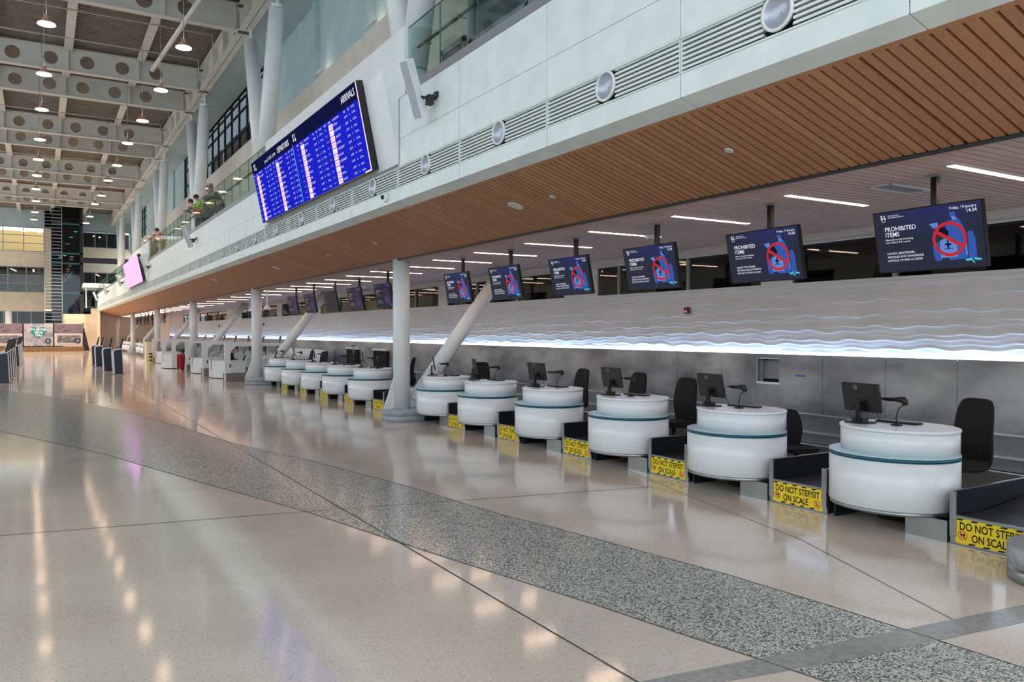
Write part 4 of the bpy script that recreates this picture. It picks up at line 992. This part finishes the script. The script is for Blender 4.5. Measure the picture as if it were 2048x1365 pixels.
def sdisc(x, y, r, lb):
    z = 3.53 + (6.70 - x) * (4.01 - 3.53) / (6.70 - 5.22)
    t = thing('ceiling_speaker', lb, 'ceiling speaker', (x, y, z - .002)); t.rotation_euler = (0, math.atan(.3074), 0)
    m_ = MB(); m_.cyl((0, 0), r, -.012, -.001, 24); m_.build('cover', M['paint'], t); m_ = MB(); m_.cyl((0, 0), r * .8, -.015, -.012, 24); m_.build('grille', M['soffit'], t)
for x, y, r, lb in [(5.94, 5.70, .045, 'small round ceiling speaker in the oak ceiling, nearest to the camera'), (5.94, 8.88, .045, 'small round ceiling speaker in the oak ceiling, second from the camera'), (5.92, 9.81, .12, 'large round ceiling speaker in the oak ceiling beside the small one'), (5.93, 15.42, .05, 'round ceiling speaker in the oak ceiling near the large column'),
                    (5.91, 18.45, .05, 'small round ceiling speaker in the oak ceiling left of the large column'), (5.87, 23.07, .12, 'large round ceiling speaker in the oak ceiling right of the second column'), (5.6, 31, .12, 'round ceiling speaker in the oak ceiling left of the second column')]: sdisc(x, y, r, lb)
for x, y, lb in [(8.38, 9.72, 'small white ceiling dome beside the third nearest display'), (9.44, 25.7, 'small white ceiling dome left of the large column')]:
    t = thing('smoke_detector', lb, 'smoke detector', (x, y, 3.485)); m_ = MB(); m_.loft([[(r * math.cos(2 * math.pi * q / 20), r * math.sin(2 * math.pi * q / 20), z) for q in range(20)] for r, z in ((.03, -.05), (.07, -.045), (.10, 0), (.10, .012))]); m_.build('case', M['paint'], t)
    m_ = MB(); m_.cyl((0, 0), .025, -.062, -.048, 12); m_.build('sensor', M['greyframe'], t)
for y, lb in [(29.07, 'dome camera hanging on a white pole right of the second column'), (31.52, 'dome camera hanging on a white pole left of the second column')]:
    t = thing('hanging_camera', lb, 'camera', (7.05, y, 3.5)); m_ = MB(); m_.tube([(0, 0, 0), (0, 0, -.62)], .03, 10); m_.build('pole', M['paint'], t)
    m_ = MB(); m_.loft([[(r * math.cos(2 * math.pi * q / 16), r * math.sin(2 * math.pi * q / 16), z) for q in range(16)] for r, z in ((.13, -.76), (.11, -.68), (.05, -.58))]); m_.build('housing', M['paint'], t)
    m_ = MB(); m_.loft([[(r * math.cos(2 * math.pi * q / 16), r * math.sin(2 * math.pi * q / 16), z) for q in range(16)] for r, z in ((.02, -.84), (.07, -.82), (.09, -.76))]); m_.build('dome', M['black'], t)

# ------------------------------------------------------------ kiosks
def make_kiosk():
    t = thing('check_in_kiosk', 'x', 'kiosk', (0, 0, 0), 0, 'navy self check-in kiosks')
    side = [(.04, .02), (.0, 1.06), (.06, 1.14), (.36, 1.18), (.42, .02)]
    m_ = MB(); m_.prism([(.07, .02), (.03, 1.04), (.08, 1.11), (.36, 1.15), (.42, .02)], 'y', -.24, .24); m_.build('body', M['navy'], t)
    m_ = MB(); e = [(.04, .02), (-.01, 1.05), (.05, 1.15), (.37, 1.19)]; i_ = [(.075, .02), (.03, 1.04), (.08, 1.11), (.37, 1.15)]
    for s in (-1, 1):
        for a in range(3): m_.prism([e[a], e[a + 1], i_[a + 1], i_[a]], 'y', s * .245, s * .20)
    m_.prism([e[0], e[1], i_[1], i_[0]], 'y', -.2, .2); m_.prism([(.42, .02), (.365, 1.15), (.385, 1.15), (.44, .02)], 'y', -.245, .245); m_.build('white_edge', M['whitegloss'], t)
    m_ = MB(); m_.prism([(.28, 1.16), (.40, 1.66), (.45, 1.65), (.35, 1.16)], 'y', -.21, .21); m_.build('screen_slab', M['black'], t)
    m_ = MB(); m_.prism([(.285, 1.22), (.39, 1.62), (.395, 1.62), (.29, 1.22)], 'y', -.19, .19); m_.build('display_face', M['screenoff'], t)
    m_ = MB(); m_.box(.0, -.32, 0, .5, .32, .018); m_.build('foot_plate', M['greycap'], t)
    return t
kio = Proto(make_kiosk)
for k, (x, y) in enumerate([(2.86, 40.6), (2.62, 43.7), (2.6, 49.7), (2.55, 52.2)]): kio.put((x, y, 0), 0, 'navy kiosk right of the banners, %s of the four' % ORD[k])
for k, y in enumerate([35.5, 37.9, 40.6, 43.1, 45.9, 52.7, 55.3, 57.7, 60.4, 62.9]): kio.put((-1.42, y, 0), 0, 'navy kiosk at the left picture edge, %s of that row' % ORD[k])

# ------------------------------------------------------------ bag drop gates and podiums
def make_gate():
    t = thing('bag_drop_gate', 'x', 'gate frame', (0, 0, 0), 0, 'white portal frames of the bag drop')
    m_ = MB(); m_.prism([(0, .0), (0, 1.5), (2.3, 1.5), (2.3, 1.38), (.42, 1.38), (.22, 1.2), (.22, .0)], 'y', -.06, .06); m_.build('portal', M['paint'], t)
    m_ = MB(); m_.box(2.2, -.05, 0, 2.3, .05, 1.38); m_.build('rear_post', M['paint'], t)
    m_ = MB(); m_.box(.05, -.14, 0, 2.3, .14, .33); m_.box(-.02, .061, 0, .2, .2, .33); m_.build('plinth', mat('brown_grey_plinth', (122, 112, 108), .45), t)
    m_ = MB(); m_.box(.24, -.005, .33, 2.2, .005, 1.38); m_.build('glass_pane', M['clear'], t)
    m_ = MB(); m_.box(.18, -.07, .55, .23, .07, .68); m_.build('reader', M['black'], t)
    return t
gate = Proto(make_gate)
for k, y in enumerate([32.2, 37.1, 41.9, 46.6, 50.6, 55.2]): gate.put((6.17, y, 0), 0, 'white bag drop portal frame, %s of the row' % ORD[k])
def make_pod():
    t = thing('podium', 'x', 'podium', (0, 0, 0), 0, 'white podiums between the bag drop frames')
    m_ = MB(); m_.prism([(0, -.25), (0, .8), (1.2, .8), (1.2, -.7), (.35, -.7)], 'z', .03, .72); m_.build('body', M['whitegloss'], t)
    m_ = MB(); m_.prism([(.04, -.22), (.04, .76), (1.16, .76), (1.16, -.66), (.37, -.66)], 'z', 0, .03); m_.build('recessed_foot', M['darkgap'], t)
    m_ = MB(); m_.box(-.006, .12, .35, -.001, .34, .70); m_.build('slot', M['greycap'], t)
    return t
pod = Proto(make_pod)
for k, (x, y) in enumerate([(6.2, 34.9), (6.15, 39.4), (5.62, 45.6), (6.2, 49.0), (6.2, 53.4)]): pod.put((x, y, 0), 0, 'white podium in the bag drop row, %s of them' % ORD[k])
def make_drop():
    t = thing('bag_drop_machine', 'x', 'bag drop machine', (0, 0, 0), 0, 'pale bag drop machines behind the portal frames')
    m_ = MB(); m_.prism([(0, 0), (0, .7), (.5, .95), (1.2, .95), (1.2, 0)], 'y', -.4, .4); m_.build('body', M['paint'], t)
    m_ = MB(); m_.prism([(.0, .9), (.28, 1.75), (.36, 1.75), (.08, .9)], 'y', .42, .54); m_.build('slanted_pillar', M['greycap'], t)
    m_ = MB(); m_.box(.2, -.2, 1.1, .26, .15, 1.36); m_.tube([(.3, 0, .9), (.24, 0, 1.15)], .02, 8); m_.build('touch_screen', M['navy'], t)
    return t
drop = Proto(make_drop)
for k in range(9): drop.put((8.36, 33.0 + 2.9 * k, 0), 0, 'pale bag drop machine by the wall, %s of them' % ORD[k])
t = thing('glass_booth', 'pale teal glass booth right beside the second column', 'booth', (7.4, 29.2, 0))
b = MB()
t2 = thing('cream_cabinet', 'tall cream cabinet standing before the far desks', 'cabinet', (5.9, 56.75, 0))
m_ = MB(); m_.box(0, -.9, 0.03, .6, .9, 1.28); m_.build('body', M['cream'], t2); m_ = MB(); m_.box(-.1, -1.0, 0, .7, 1.0, .03); m_.build('base', M['paint'], t2); m_ = MB(); m_.box(-.004, .4, .1, -.0005, .9, 1.2); m_.build('dark_side', M['greycap'], t2)
bpy.data.objects.remove(t)
t = thing('yellow_post', 'short yellow and black post by the farthest portal frame', 'post', (6.0, 54.6, 0)); m_ = MB()
for q in range(3): m_.cyl((0, 0), .11, q * .2 + .0, q * .2 + .1, 14)
m_.build('yellow_bands', M['yellow'], t); m_ = MB()
for q in range(3): m_.cyl((0, 0), .108, q * .2 + .1, q * .2 + .2, 14)
m_.build('black_bands', M['black'], t)
t = thing('suitcase', 'large upright red suitcase beside a white podium', 'suitcase', (5.98, 42.6, 0), .2)
m_ = MB(); m_.rbox(0, -.30, .05, .32, .30, .84, r=.14, axis='x', seg=6); m_.build('shell', M['bodyred'], t)
m_ = MB()
for q in range(6): m_.box(-.012, -.25 + q * .09, .14, .0, -.22 + q * .09, .78)
m_.build('ribs', M['bodyred'], t)
m_ = MB(); m_.tube([(.18, -.1, .84), (.18, -.1, 1.08), (.18, .1, 1.08), (.18, .1, .84)], .022, 8); m_.box(.13, -.09, .9, .23, .09, 1.06); m_.build('handle', M['black'], t)
for dx in (.06, .3):
    for dy in (-.3, .3): m_ = MB(); m_.tube([(dx, dy - .02, .03), (dx, dy + .02, .03)], .03, 10); m_.build('wheel', M['black'], t)

# ------------------------------------------------------------ people
def skin(name, pts, edges, radii, m, parent=None, sub=2, root=0):
    me = bpy.data.meshes.new(name); me.from_pydata([Vector(p) for p in pts], edges, []); me.materials.append(m)
    o = bpy.data.objects.new(name, me); col.objects.link(o)
    if parent: o.parent = parent
    s = o.modifiers.new('skin', 'SKIN'); s.use_smooth_shade = True; s.branch_smoothing = .3
    if not me.skin_vertices: me.skin_vertices.new()
    for i, r in enumerate(radii):
        r = r if isinstance(r, tuple) else (r, r); me.skin_vertices[0].data[i].radius = r
        me.skin_vertices[0].data[i].use_root = (i == root)
    u = o.modifiers.new('sub', 'SUBSURF'); u.levels = sub; u.render_levels = sub
    return o
def lerp(a, b_, t): return tuple(a[i] + (b_[i] - a[i]) * t for i in range(3))
def person(name_label, loc, rz, J, top, legs, hat=None, hair=None, vest=None, sleeves=True):
    # J: joint dict, facing +x, y left
    t = thing('person', name_label, 'person', loc, rz)
    P, E, R = [], [], []
    def v(p, r): P.append(p); R.append(r); return len(P) - 1
    pel = v(J['pelvis'], (.14, .12)); wa = v(lerp(J['pelvis'], J['chest'], .5), (.125, .11)); ch = v(J['chest'], (.15, .12)); nb = v(J['neck'], .06); hb = v(lerp(J['neck'], J['head'], .45), .06)
    hd = v(J['head'], (.085, .095)); ht = v(J['crown'], (.07, .08))
    E += [(pel, wa), (wa, ch), (ch, nb), (nb, hb), (hb, hd), (hd, ht)]
    nose = v(J['nose'], .018); E.append((hd, nose))
    for s in ('l', 'r'):
        sh = v(J['sh' + s], .062); el = v(J['el' + s], .042); wr = v(J['wr' + s], .027); E += [(ch, sh), (sh, el), (el, wr)]
        d = Vector(J['wr' + s]) - Vector(J['el' + s]); d.normalize(); pm = v(tuple(Vector(J['wr' + s]) + d * .07), (.035, .018)); E.append((wr, pm))
        side = d.cross(Vector((0, 0, 1)));
        if side.length < .2: side = Vector((1, 0, 0))
        side.normalize(); dn = Vector((0, 0, -1)) if abs(d.z) < .8 else Vector((1, 0, 0))
        for q, ln in ((-1.5, .055), (-.5, .07), (.5, .068), (1.5, .06)):
            a = v(tuple(Vector(P[pm]) + d * .03 + side * q * .019), .009); c = v(tuple(Vector(P[a]) + d * ln * .7 + dn * .015), .008); e = v(tuple(Vector(P[c]) + d * ln * .4 + dn * .03), .007); E += [(pm, a), (a, c), (c, e)]
        a = v(tuple(Vector(P[wr]) + d * .03 + side * .035), .011); c = v(tuple(Vector(P[a]) + d * .035 + side * .02), .009); E += [(wr, a), (a, c)]
        hi = v(J['hi' + s], .095); kn = v(J['kn' + s], .062); an = v(J['an' + s], .042); to = v(J['to' + s], (.045, .03)); E += [(pel, hi), (hi, kn), (kn, an), (an, to)]
    skin('body', P, E, R, M['skin'], t)
    def cloth(nm, keys, edges, rad, m): return skin(nm, keys, edges, rad, m, t)
    c0, c1, c2, c3 = J['pelvis'], lerp(J['pelvis'], J['chest'], .5), J['chest'], lerp(J['chest'], J['neck'], .7)
    pts = [c0, c1, c2, c3]; ed = [(0, 1), (1, 2), (2, 3)]; rd_ = [(.165, .145), (.155, .135), (.185, .15), (.10, .09)]
    for s in ('l', 'r'):
        n = len(pts); pts += [J['sh' + s], J['el' + s]]; rd_ += [.082, .062]; ed += [(2, n), (n, n + 1)]
        if sleeves: pts.append(lerp(J['el' + s], J['wr' + s], .9)); rd_.append(.045); ed.append((n + 1, n + 2))
    cloth('jacket' if sleeves else 'shirt', pts, ed, rd_, top)
    if vest is not None:
        skin('safety_vest', [lerp(c0, c1, .2), c1, c2, lerp(J['chest'], J['neck'], .55)], [(0, 1), (1, 2), (2, 3)], [(.185, .165), (.18, .16), (.205, .175), (.13, .12)], vest, t)
    pts = [J['pelvis']]; ed = []; rd_ = [(.16, .14)]
    for s in ('l', 'r'): n = len(pts); pts += [J['hi' + s], J['kn' + s], lerp(J['kn' + s], J['an' + s], .92)]; rd_ += [.112, .08, .062]; ed += [(0, n), (n, n + 1), (n + 1, n + 2)]
    skin('trousers', pts, ed, rd_, legs, t)
    for s in ('l', 'r'):
        skin('shoe', [lerp(J['an' + s], J['to' + s], -.2), J['an' + s], J['to' + s]], [(0, 1), (1, 2)], [(.045, .045), (.052, .05), (.05, .035)], M['black'], t, 1)
    hx = Vector(J['head']); f = (Vector(J['nose']) - hx).normalized(); sd = f.cross(Vector((0, 0, 1))).normalized()
    m_ = MB()
    for s in (-1, 1):
        c = hx + sd * s * .085; m_.tube([c - sd * s * .012, c + sd * s * .012], [.02, .028], 8)
        c = hx + f * .088 + sd * s * .032 + Vector((0, 0, .018)); m_.tube([c, c + f * .006], [.011, .007], 8)
    m_.tube([hx + f * .09 + sd * .02 - Vector((0, 0, .05)), hx + f * .09 - sd * .02 - Vector((0, 0, .05))], .006, 6)
    m_.build('facial_features', mat('face_detail', (120, 74, 62), .6), t)
    if hat:
        cc = Vector(J['crown']); m_ = MB(); n = 18
        m_.loft([[tuple(cc + Vector((r * math.cos(2 * math.pi * q / n) + ox, r * math.sin(2 * math.pi * q / n), z))) for q in range(n)] for r, z, ox in ((.155, -.03, .02), (.15, -.02, .02), (.125, -.015, 0), (.12, .04, 0), (.085, .095, 0), (.02, .115, 0))]); m_.build('hard_hat', hat, t)
    if hair:
        m_ = MB(); cc = Vector(J['crown']); n = 16
        m_.loft([[tuple(cc + Vector((r * math.cos(2 * math.pi * q / n) - .02, r * .92 * math.sin(2 * math.pi * q / n), z))) for q in range(n)] for r, z in ((.10, -.09), (.106, -.02), (.09, .04), (.03, .075))]); m_.build('hair', hair, t)
    return t
STAND = dict(pelvis=(0, 0, .95), chest=(.02, 0, 1.3), neck=(.02, 0, 1.47), head=(.05, 0, 1.62), crown=(.045, 0, 1.70), nose=(.155, 0, 1.60),
             shl=(0, .19, 1.40), ell=(-.02, .27, 1.13), wrl=(.10, .26, .9), shr=(0, -.19, 1.40), elr=(-.02, -.27, 1.13), wrr=(.12, -.24, .92),
             hil=(0, .10, .88), knl=(.03, .11, .5), anl=(-.02, .12, .09), tol=(.12, .13, .045), hir=(0, -.10, .88), knr=(.03, -.11, .5), anr=(-.02, -.12, .09), tor=(.12, -.13, .045))
LEAN = dict(STAND); LEAN.update(pelvis=(-.15, 0, .93), chest=(.12, 0, 1.22), neck=(.22, 0, 1.36), head=(.30, 0, 1.48), crown=(.33, 0, 1.56), nose=(.41, 0, 1.45), shl=(.15, .19, 1.30), ell=(.32, .26, 1.10), wrl=(.48, .14, 1.12), shr=(.15, -.19, 1.30), elr=(.32, -.26, 1.10), wrr=(.48, -.14, 1.12))
SIT = dict(pelvis=(0, 0, .55), chest=(.08, 0, .88), neck=(.14, 0, 1.04), head=(.22, 0, 1.16), crown=(.24, 0, 1.23), nose=(.325, 0, 1.12), shl=(.08, .19, .98), ell=(.12, .25, .72), wrl=(.36, .16, .70), shr=(.08, -.19, .98), elr=(.12, -.25, .72), wrr=(.36, -.14, .70),
           hil=(.05, .10, .53), knl=(.50, .13, .58), anl=(.46, .13, .13), tol=(.60, .14, .06), hir=(.05, -.10, .53), knr=(.50, -.13, .58), anr=(.46, -.13, .13), tor=(.60, -.14, .06))
person('seated bald person in dark jacket and tan trousers looking down at a laptop', (7.12, 36.2, 0), -.45, SIT, M['suit'], M['khaki'])
t = thing('stool', 'small stool under the seated person behind the nearest podium', 'stool', (7.08, 36.22, 0)); m_ = MB(); m_.cyl((0, 0), .19, .36, .40, 20); m_.build('seat', M['black'], t); m_ = MB(); m_.cyl((0, 0), .03, .02, .36, 12); m_.cyl((0, 0), .2, 0, .02, 20); m_.build('stem', M['greycap'], t)
t = thing('laptop', 'dark laptop open on the seated person\'s knees', 'laptop', (7.6, 35.97, .665), -.45); m_ = MB(); m_.rbox(-.13, -.17, 0, .1, .17, .018, r=.01); m_.build('base', M['greycap'], t)
m_ = MB(); m_.rbox(-.008, -.17, 0, .004, .17, .23, r=.01, axis='x', mt=Matrix.Translation((.1, 0, .018)) @ Matrix.Rotation(.35, 4, 'Y')); m_.build('lid', M['black'], t)
ZM = 5.72
person('worker in red vest leaning at the balcony glass', (5.55, 34.1, ZM), 2.6, LEAN, M['grit'], M['jeans'], None, M['black'], M['hivisred'])
person('worker in lime vest and white hard hat behind the balcony glass', (5.62, 32.0, ZM), 2.2, STAND, M['grit'], M['jeans'], M['hat'], None, M['hivisgreen'])
person('worker in lime vest bending at the balcony glass right of the red vest', (5.6, 33.0, ZM), 3.0, LEAN, M['hivisgreen'], M['jeans'], None, M['black'], M['hivisgreen'])
person('worker in dark jacket and grey hard hat right of the lime vests', (5.7, 30.6, ZM), 3.3, LEAN, M['grit'], M['jeans'], mat('grey_hard_hat', (120, 124, 126), .4), None)
person('worker in red top farther left behind the balcony glass', (5.55, 48.3 - 3.6, ZM), 2.9, LEAN, M['hivisred'], M['jeans'], None, M['black'], M['hivisred'])
for k, y in enumerate([52.6, 50.3, 48.4]): person('worker in white hard hat above the pink screen parapet, %s of the three' % ['leftmost', 'middle', 'rightmost'][k], (5.6, y, ZM), 3.1, STAND, M['grit'], M['jeans'], M['hat'], None, M['hivisgreen'] if k == 1 else None)

# ------------------------------------------------------------ far end
YF = 96.0
b = MB(); b.box(-16, YF, 8.65, .42, YF + .4, 10.3); b.box(-16, YF, 4.05, .42, YF + .4, 6.08); b.box(.42, YF, 4.3, 4.0, YF + .4, 16)
b.box(4.0, YF, 9.94, 8.6, YF + .4, 11.0); b.box(4.0, YF, 8.3, 8.6, YF + .4, 9.3); b.box(-16, YF + 5, 6, .42, YF + 5.2, 8.7); 
struct('wall_far', b, M['cream'], 'cream banded far wall')
b = MB(); b.box(-16, YF, 12.75, 8.6, YF + .4, 15); struct('wall_far_top', b, M['blue'])
b = MB(); b.box(-16, YF + 5, 10.2, 4.0, YF + 5.2, 12.9); struct('wall_far_glow', b, M['warmroom'], 'wall with its own painted warm glow seen through the upper far windows')
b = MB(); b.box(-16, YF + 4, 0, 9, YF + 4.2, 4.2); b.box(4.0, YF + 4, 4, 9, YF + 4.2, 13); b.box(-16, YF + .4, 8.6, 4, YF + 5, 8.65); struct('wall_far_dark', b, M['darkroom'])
def farwin(n_, x0, x1, z0, z1, nx, nz):
    b = MB(); b.box(x0, YF + .02, z0, x1, YF + .04, z1); o = struct('window_%d' % n_, b, M['dglass'] if n_ != 50 else M['clear'], 'far end window')
    b = MB()
    for k in range(nx + 1): x = x0 + (x1 - x0) * k / nx; b.box(x - .04, YF - .04, z0, x + .04, YF + .06, z1)
    for k in range(nz + 1): z = z0 + (z1 - z0) * k / nz; b.box(x0, YF - .04, z - .035, x1, YF + .06, z + .035)
    b.build('window_frame', M['greyframe'], o)
farwin(50, -14, .42, 10.3, 12.75, 8, 3); farwin(51, -14, .42, 6.08, 8.65, 9, 3); farwin(52, -14, .42, 0, 4.05, 12, 1); farwin(53, 4.0, 7.4, 11.0, 12.7, 3, 1); farwin(54, 4.0, 7.4, 4.6, 8.3, 3, 2)
b = MB()
for k in range(7): b.box(-2.6 + .06 * k, YF + .8 + .55 * k, 8.45 - .0 * k, -2.45 + .06 * k, YF + 1.0 + .55 * k, 8.5)
for k in range(7): b.box(-.62, YF + .8 + .55 * k, 8.45, -.47, YF + 1.0 + .55 * k, 8.5)
for k in range(5): b.box(5.2 + .1 * k, YF + .8 + .6 * k, 8.15, 5.35 + .1 * k, YF + 1.0 + .6 * k, 8.2)
b.box(-1.5, YF + 1, 12.4, -1.25, YF + 1.2, 12.5); b.box(-.1, YF + 1, 12.4, .15, YF + 1.2, 12.5); b.box(5.0, YF + 1, 12.3, 5.2, YF + 1.2, 12.4); b.box(5.6, YF + 2, 12.3, 5.8, YF + 2.2, 12.4)
struct('trim_20', b, M['lamp'], 'spotlights behind the far windows')
# ground level piers
b = MB(); b.cyl((-2.75, YF - .4), .3, 0, 4.05, 20); tag(b.build('round_pier', M['paint']), 'pale round pier under the far balcony behind the banners', 'column')
b = MB(); b.prism([(2.0, 0), (2.0, 3.75), (4.5, 3.75), (4.5, 4.35), (5.2, 4.35), (5.2, 0)], 'y', 91.6, 92.0); b.box(5.0, 88.6, 0, 5.16, 91.9, 4.05)
struct('wall_far_low', b, M['cream'], 'cream low wall below the lift')
b = MB(); b.box(5.16, 92.2, 0, 10.7, 92.5, 3.9); b.box(10.3, YE, 0, 10.5, 92.2, 3.6)
struct('wall_end', b, M['peach'], 'plain end wall under the balcony')
b = MB(); b.box(5.3, 92.12, .9, 5.9, 92.19, 1.8); tag(b.build('wall_cabinet', M['paint']), 'small white hose cabinet on the end wall', 'cabinet')
b = MB(); b.box(3.7, 88.5, 6.35, 6.9, 96, 6.75); b.box(3.9, 89, 4.3, 4.0, 89.1, 6.35); struct('floor_bridge', b, M['paint'], 'white landing between lift and balcony')
# lift shaft
t = thing('lift_shaft', 'tall dark blue glass lift shaft at the far end', 'lift shaft', (2.15, 93.6, 0))
m_ = MB(); m_.box(-1.1, -1.5, 3.0, 1.68, -1.46, 14.6); m_.box(1.64, -1.5, 3.0, 1.68, 1.2, 14.6); m_.build('glass_cladding', M['blueglass'], t)
m_ = MB(); m_.box(-1.1, 1.2, 3, 1.68, 1.3, 14.6); m_.build('rear_wall', mat('lift_blue', (26, 62, 84), .5), t)
for z in (5.9, 8.9, 9.9, 12.9):
    m_ = MB(); m_.box(-1.1, -1.53, z - .09, 1.68, -1.5, z + .09); m_.build('cross_rail', mat('teal_steel', (40, 92, 108), .4), t)
m_ = MB(); m_.box(1.4, -1.53, 3, 1.68, -1.5, 14.6); m_.box(.2, -1.4, 3, .3, -1.3, 14.6); m_.box(-.5, -.4, 3, .3, .6, 14.5); m_.build('corner_post', M['bracket'], t)
m_ = MB()
for x, z in ((.5, 11.6), (.15, 10.9), (-.1, 9.7), (-.45, 9.5), (.9, 12.2)): m_.box(x, -1.0, z, x + .3, -.9, z + .06)
for k in range(9): m_.box(-.1 + .1 * k, -1.1, 7.0 + .13 * k, -.02 + .1 * k, -1.05, 7.06 + .13 * k)
m_.build('inner_lights', M['lamp'], t)
t = thing('ladder_lattice', 'tall grey steel lattice of rungs left of the lift shaft', 'lattice', (1.15, 91.2, 0))
m_ = MB()
for x in (-.72, .78): m_.box(x - .03, -.04, 0, x + .03, .04, 14.4)
m_.build('upright', M['greyframe'], t)
m_ = MB()
for k in range(42): m_.box(-.72, -.025, .4 + .34 * k, .78, .025, .46 + .34 * k)
m_.build('rungs', M['greyframe'], t)
# banners
t = thing('site_barrier', 'timber weighted black site barrier carrying the banners', 'barrier', (0, 90.2, 0))
m_ = MB(); m_.box(-6.2, -.5, 0, 3.8, .3, .46); m_.build('timber_base', M['woodbase'], t)
for x in (-6.0, -3.9, -1.4, 1.16, 3.72): m_ = MB(); m_.box(x - .04, .06, .4, x + .04, .14, 2.85); m_.build('post', M['bracket'], t)
m_ = MB(); m_.prism([(3.72, .02), (4.3, .02), (3.82, 2.3), (3.72, 2.3)], 'y', .0, .1); m_.build('end_brace', M['bracket'], t)
def banner(x0, x1, lb, kind):
    t = thing('banner', lb, 'banner', ((x0 + x1) / 2, 90.2, .55), 0, None); h = (x1 - x0) / 2 - .06
    m_ = MB(); m_.box(-h, -.02, 0, h, .0, 2.2); m_.build('sheet', M['photoB'] if kind else M['bannerwhite'], t)
    if kind == 0:
        m_ = MB(); m_.box(-h, -.03, 1.25, h, -.02, 2.18); m_.build('upper_picture', M['photoA'], t)
        m_ = MB(); m_.box(-h + .25, -.03, .32, h - .15, -.02, 1.05); m_.build('lower_picture', M['photoC'], t)
    else:
        m_ = MB(); pts = []
        for k in range(40):
            a = 2 * math.pi * k / 40; pts.append((.043 * 16 * math.sin(a) ** 3, .043 * (13 * math.cos(a) - 5 * math.cos(2 * a) - 2 * math.cos(3 * a) - math.cos(4 * a)) + 1.35))
        m_.prism(pts, 'y', -.035, -.02); m_.build('heart', M['heart'], t)
        m_ = MB()
        for st, z in (('TO BETTER', 1.52), ('SERVE', 1.24), ('YOU', .96)): m_.flat(text2d(st, 1.0, .03, 'CENTER', 3), (0, -.037, z), (1, 0, 0), (0, 0, 1), .26)
        m_.build('lettering', M['paper'], t)
    m_ = MB(); cx_ = h - .42; m_.prism([(cx_ + .26 * math.cos(2 * math.pi * q / 24), .5 + .26 * math.sin(2 * math.pi * q / 24)) for q in range(24)], 'y', -.045, -.02); m_.build('round_badge', M['disc'], t)
    m_ = MB(); m_.flat(disc2d(.11, 18, r0=.08), (cx_, -.047, .5), (1, 0, 0), (0, 0, 1)); m_.build('badge_mark', M['paper'], t)
banner(-3.9, -1.4, 'photo banner left of the teal heart banner, mostly behind kiosks', 0); banner(-1.4, 1.16, 'white banner with teal heart reading TO BETTER SERVE YOU', 1); banner(1.16, 3.72, 'photo banner right of the teal heart banner', 0); banner(-6.0, -3.9, 'photo banner beyond the left picture edge', 0)
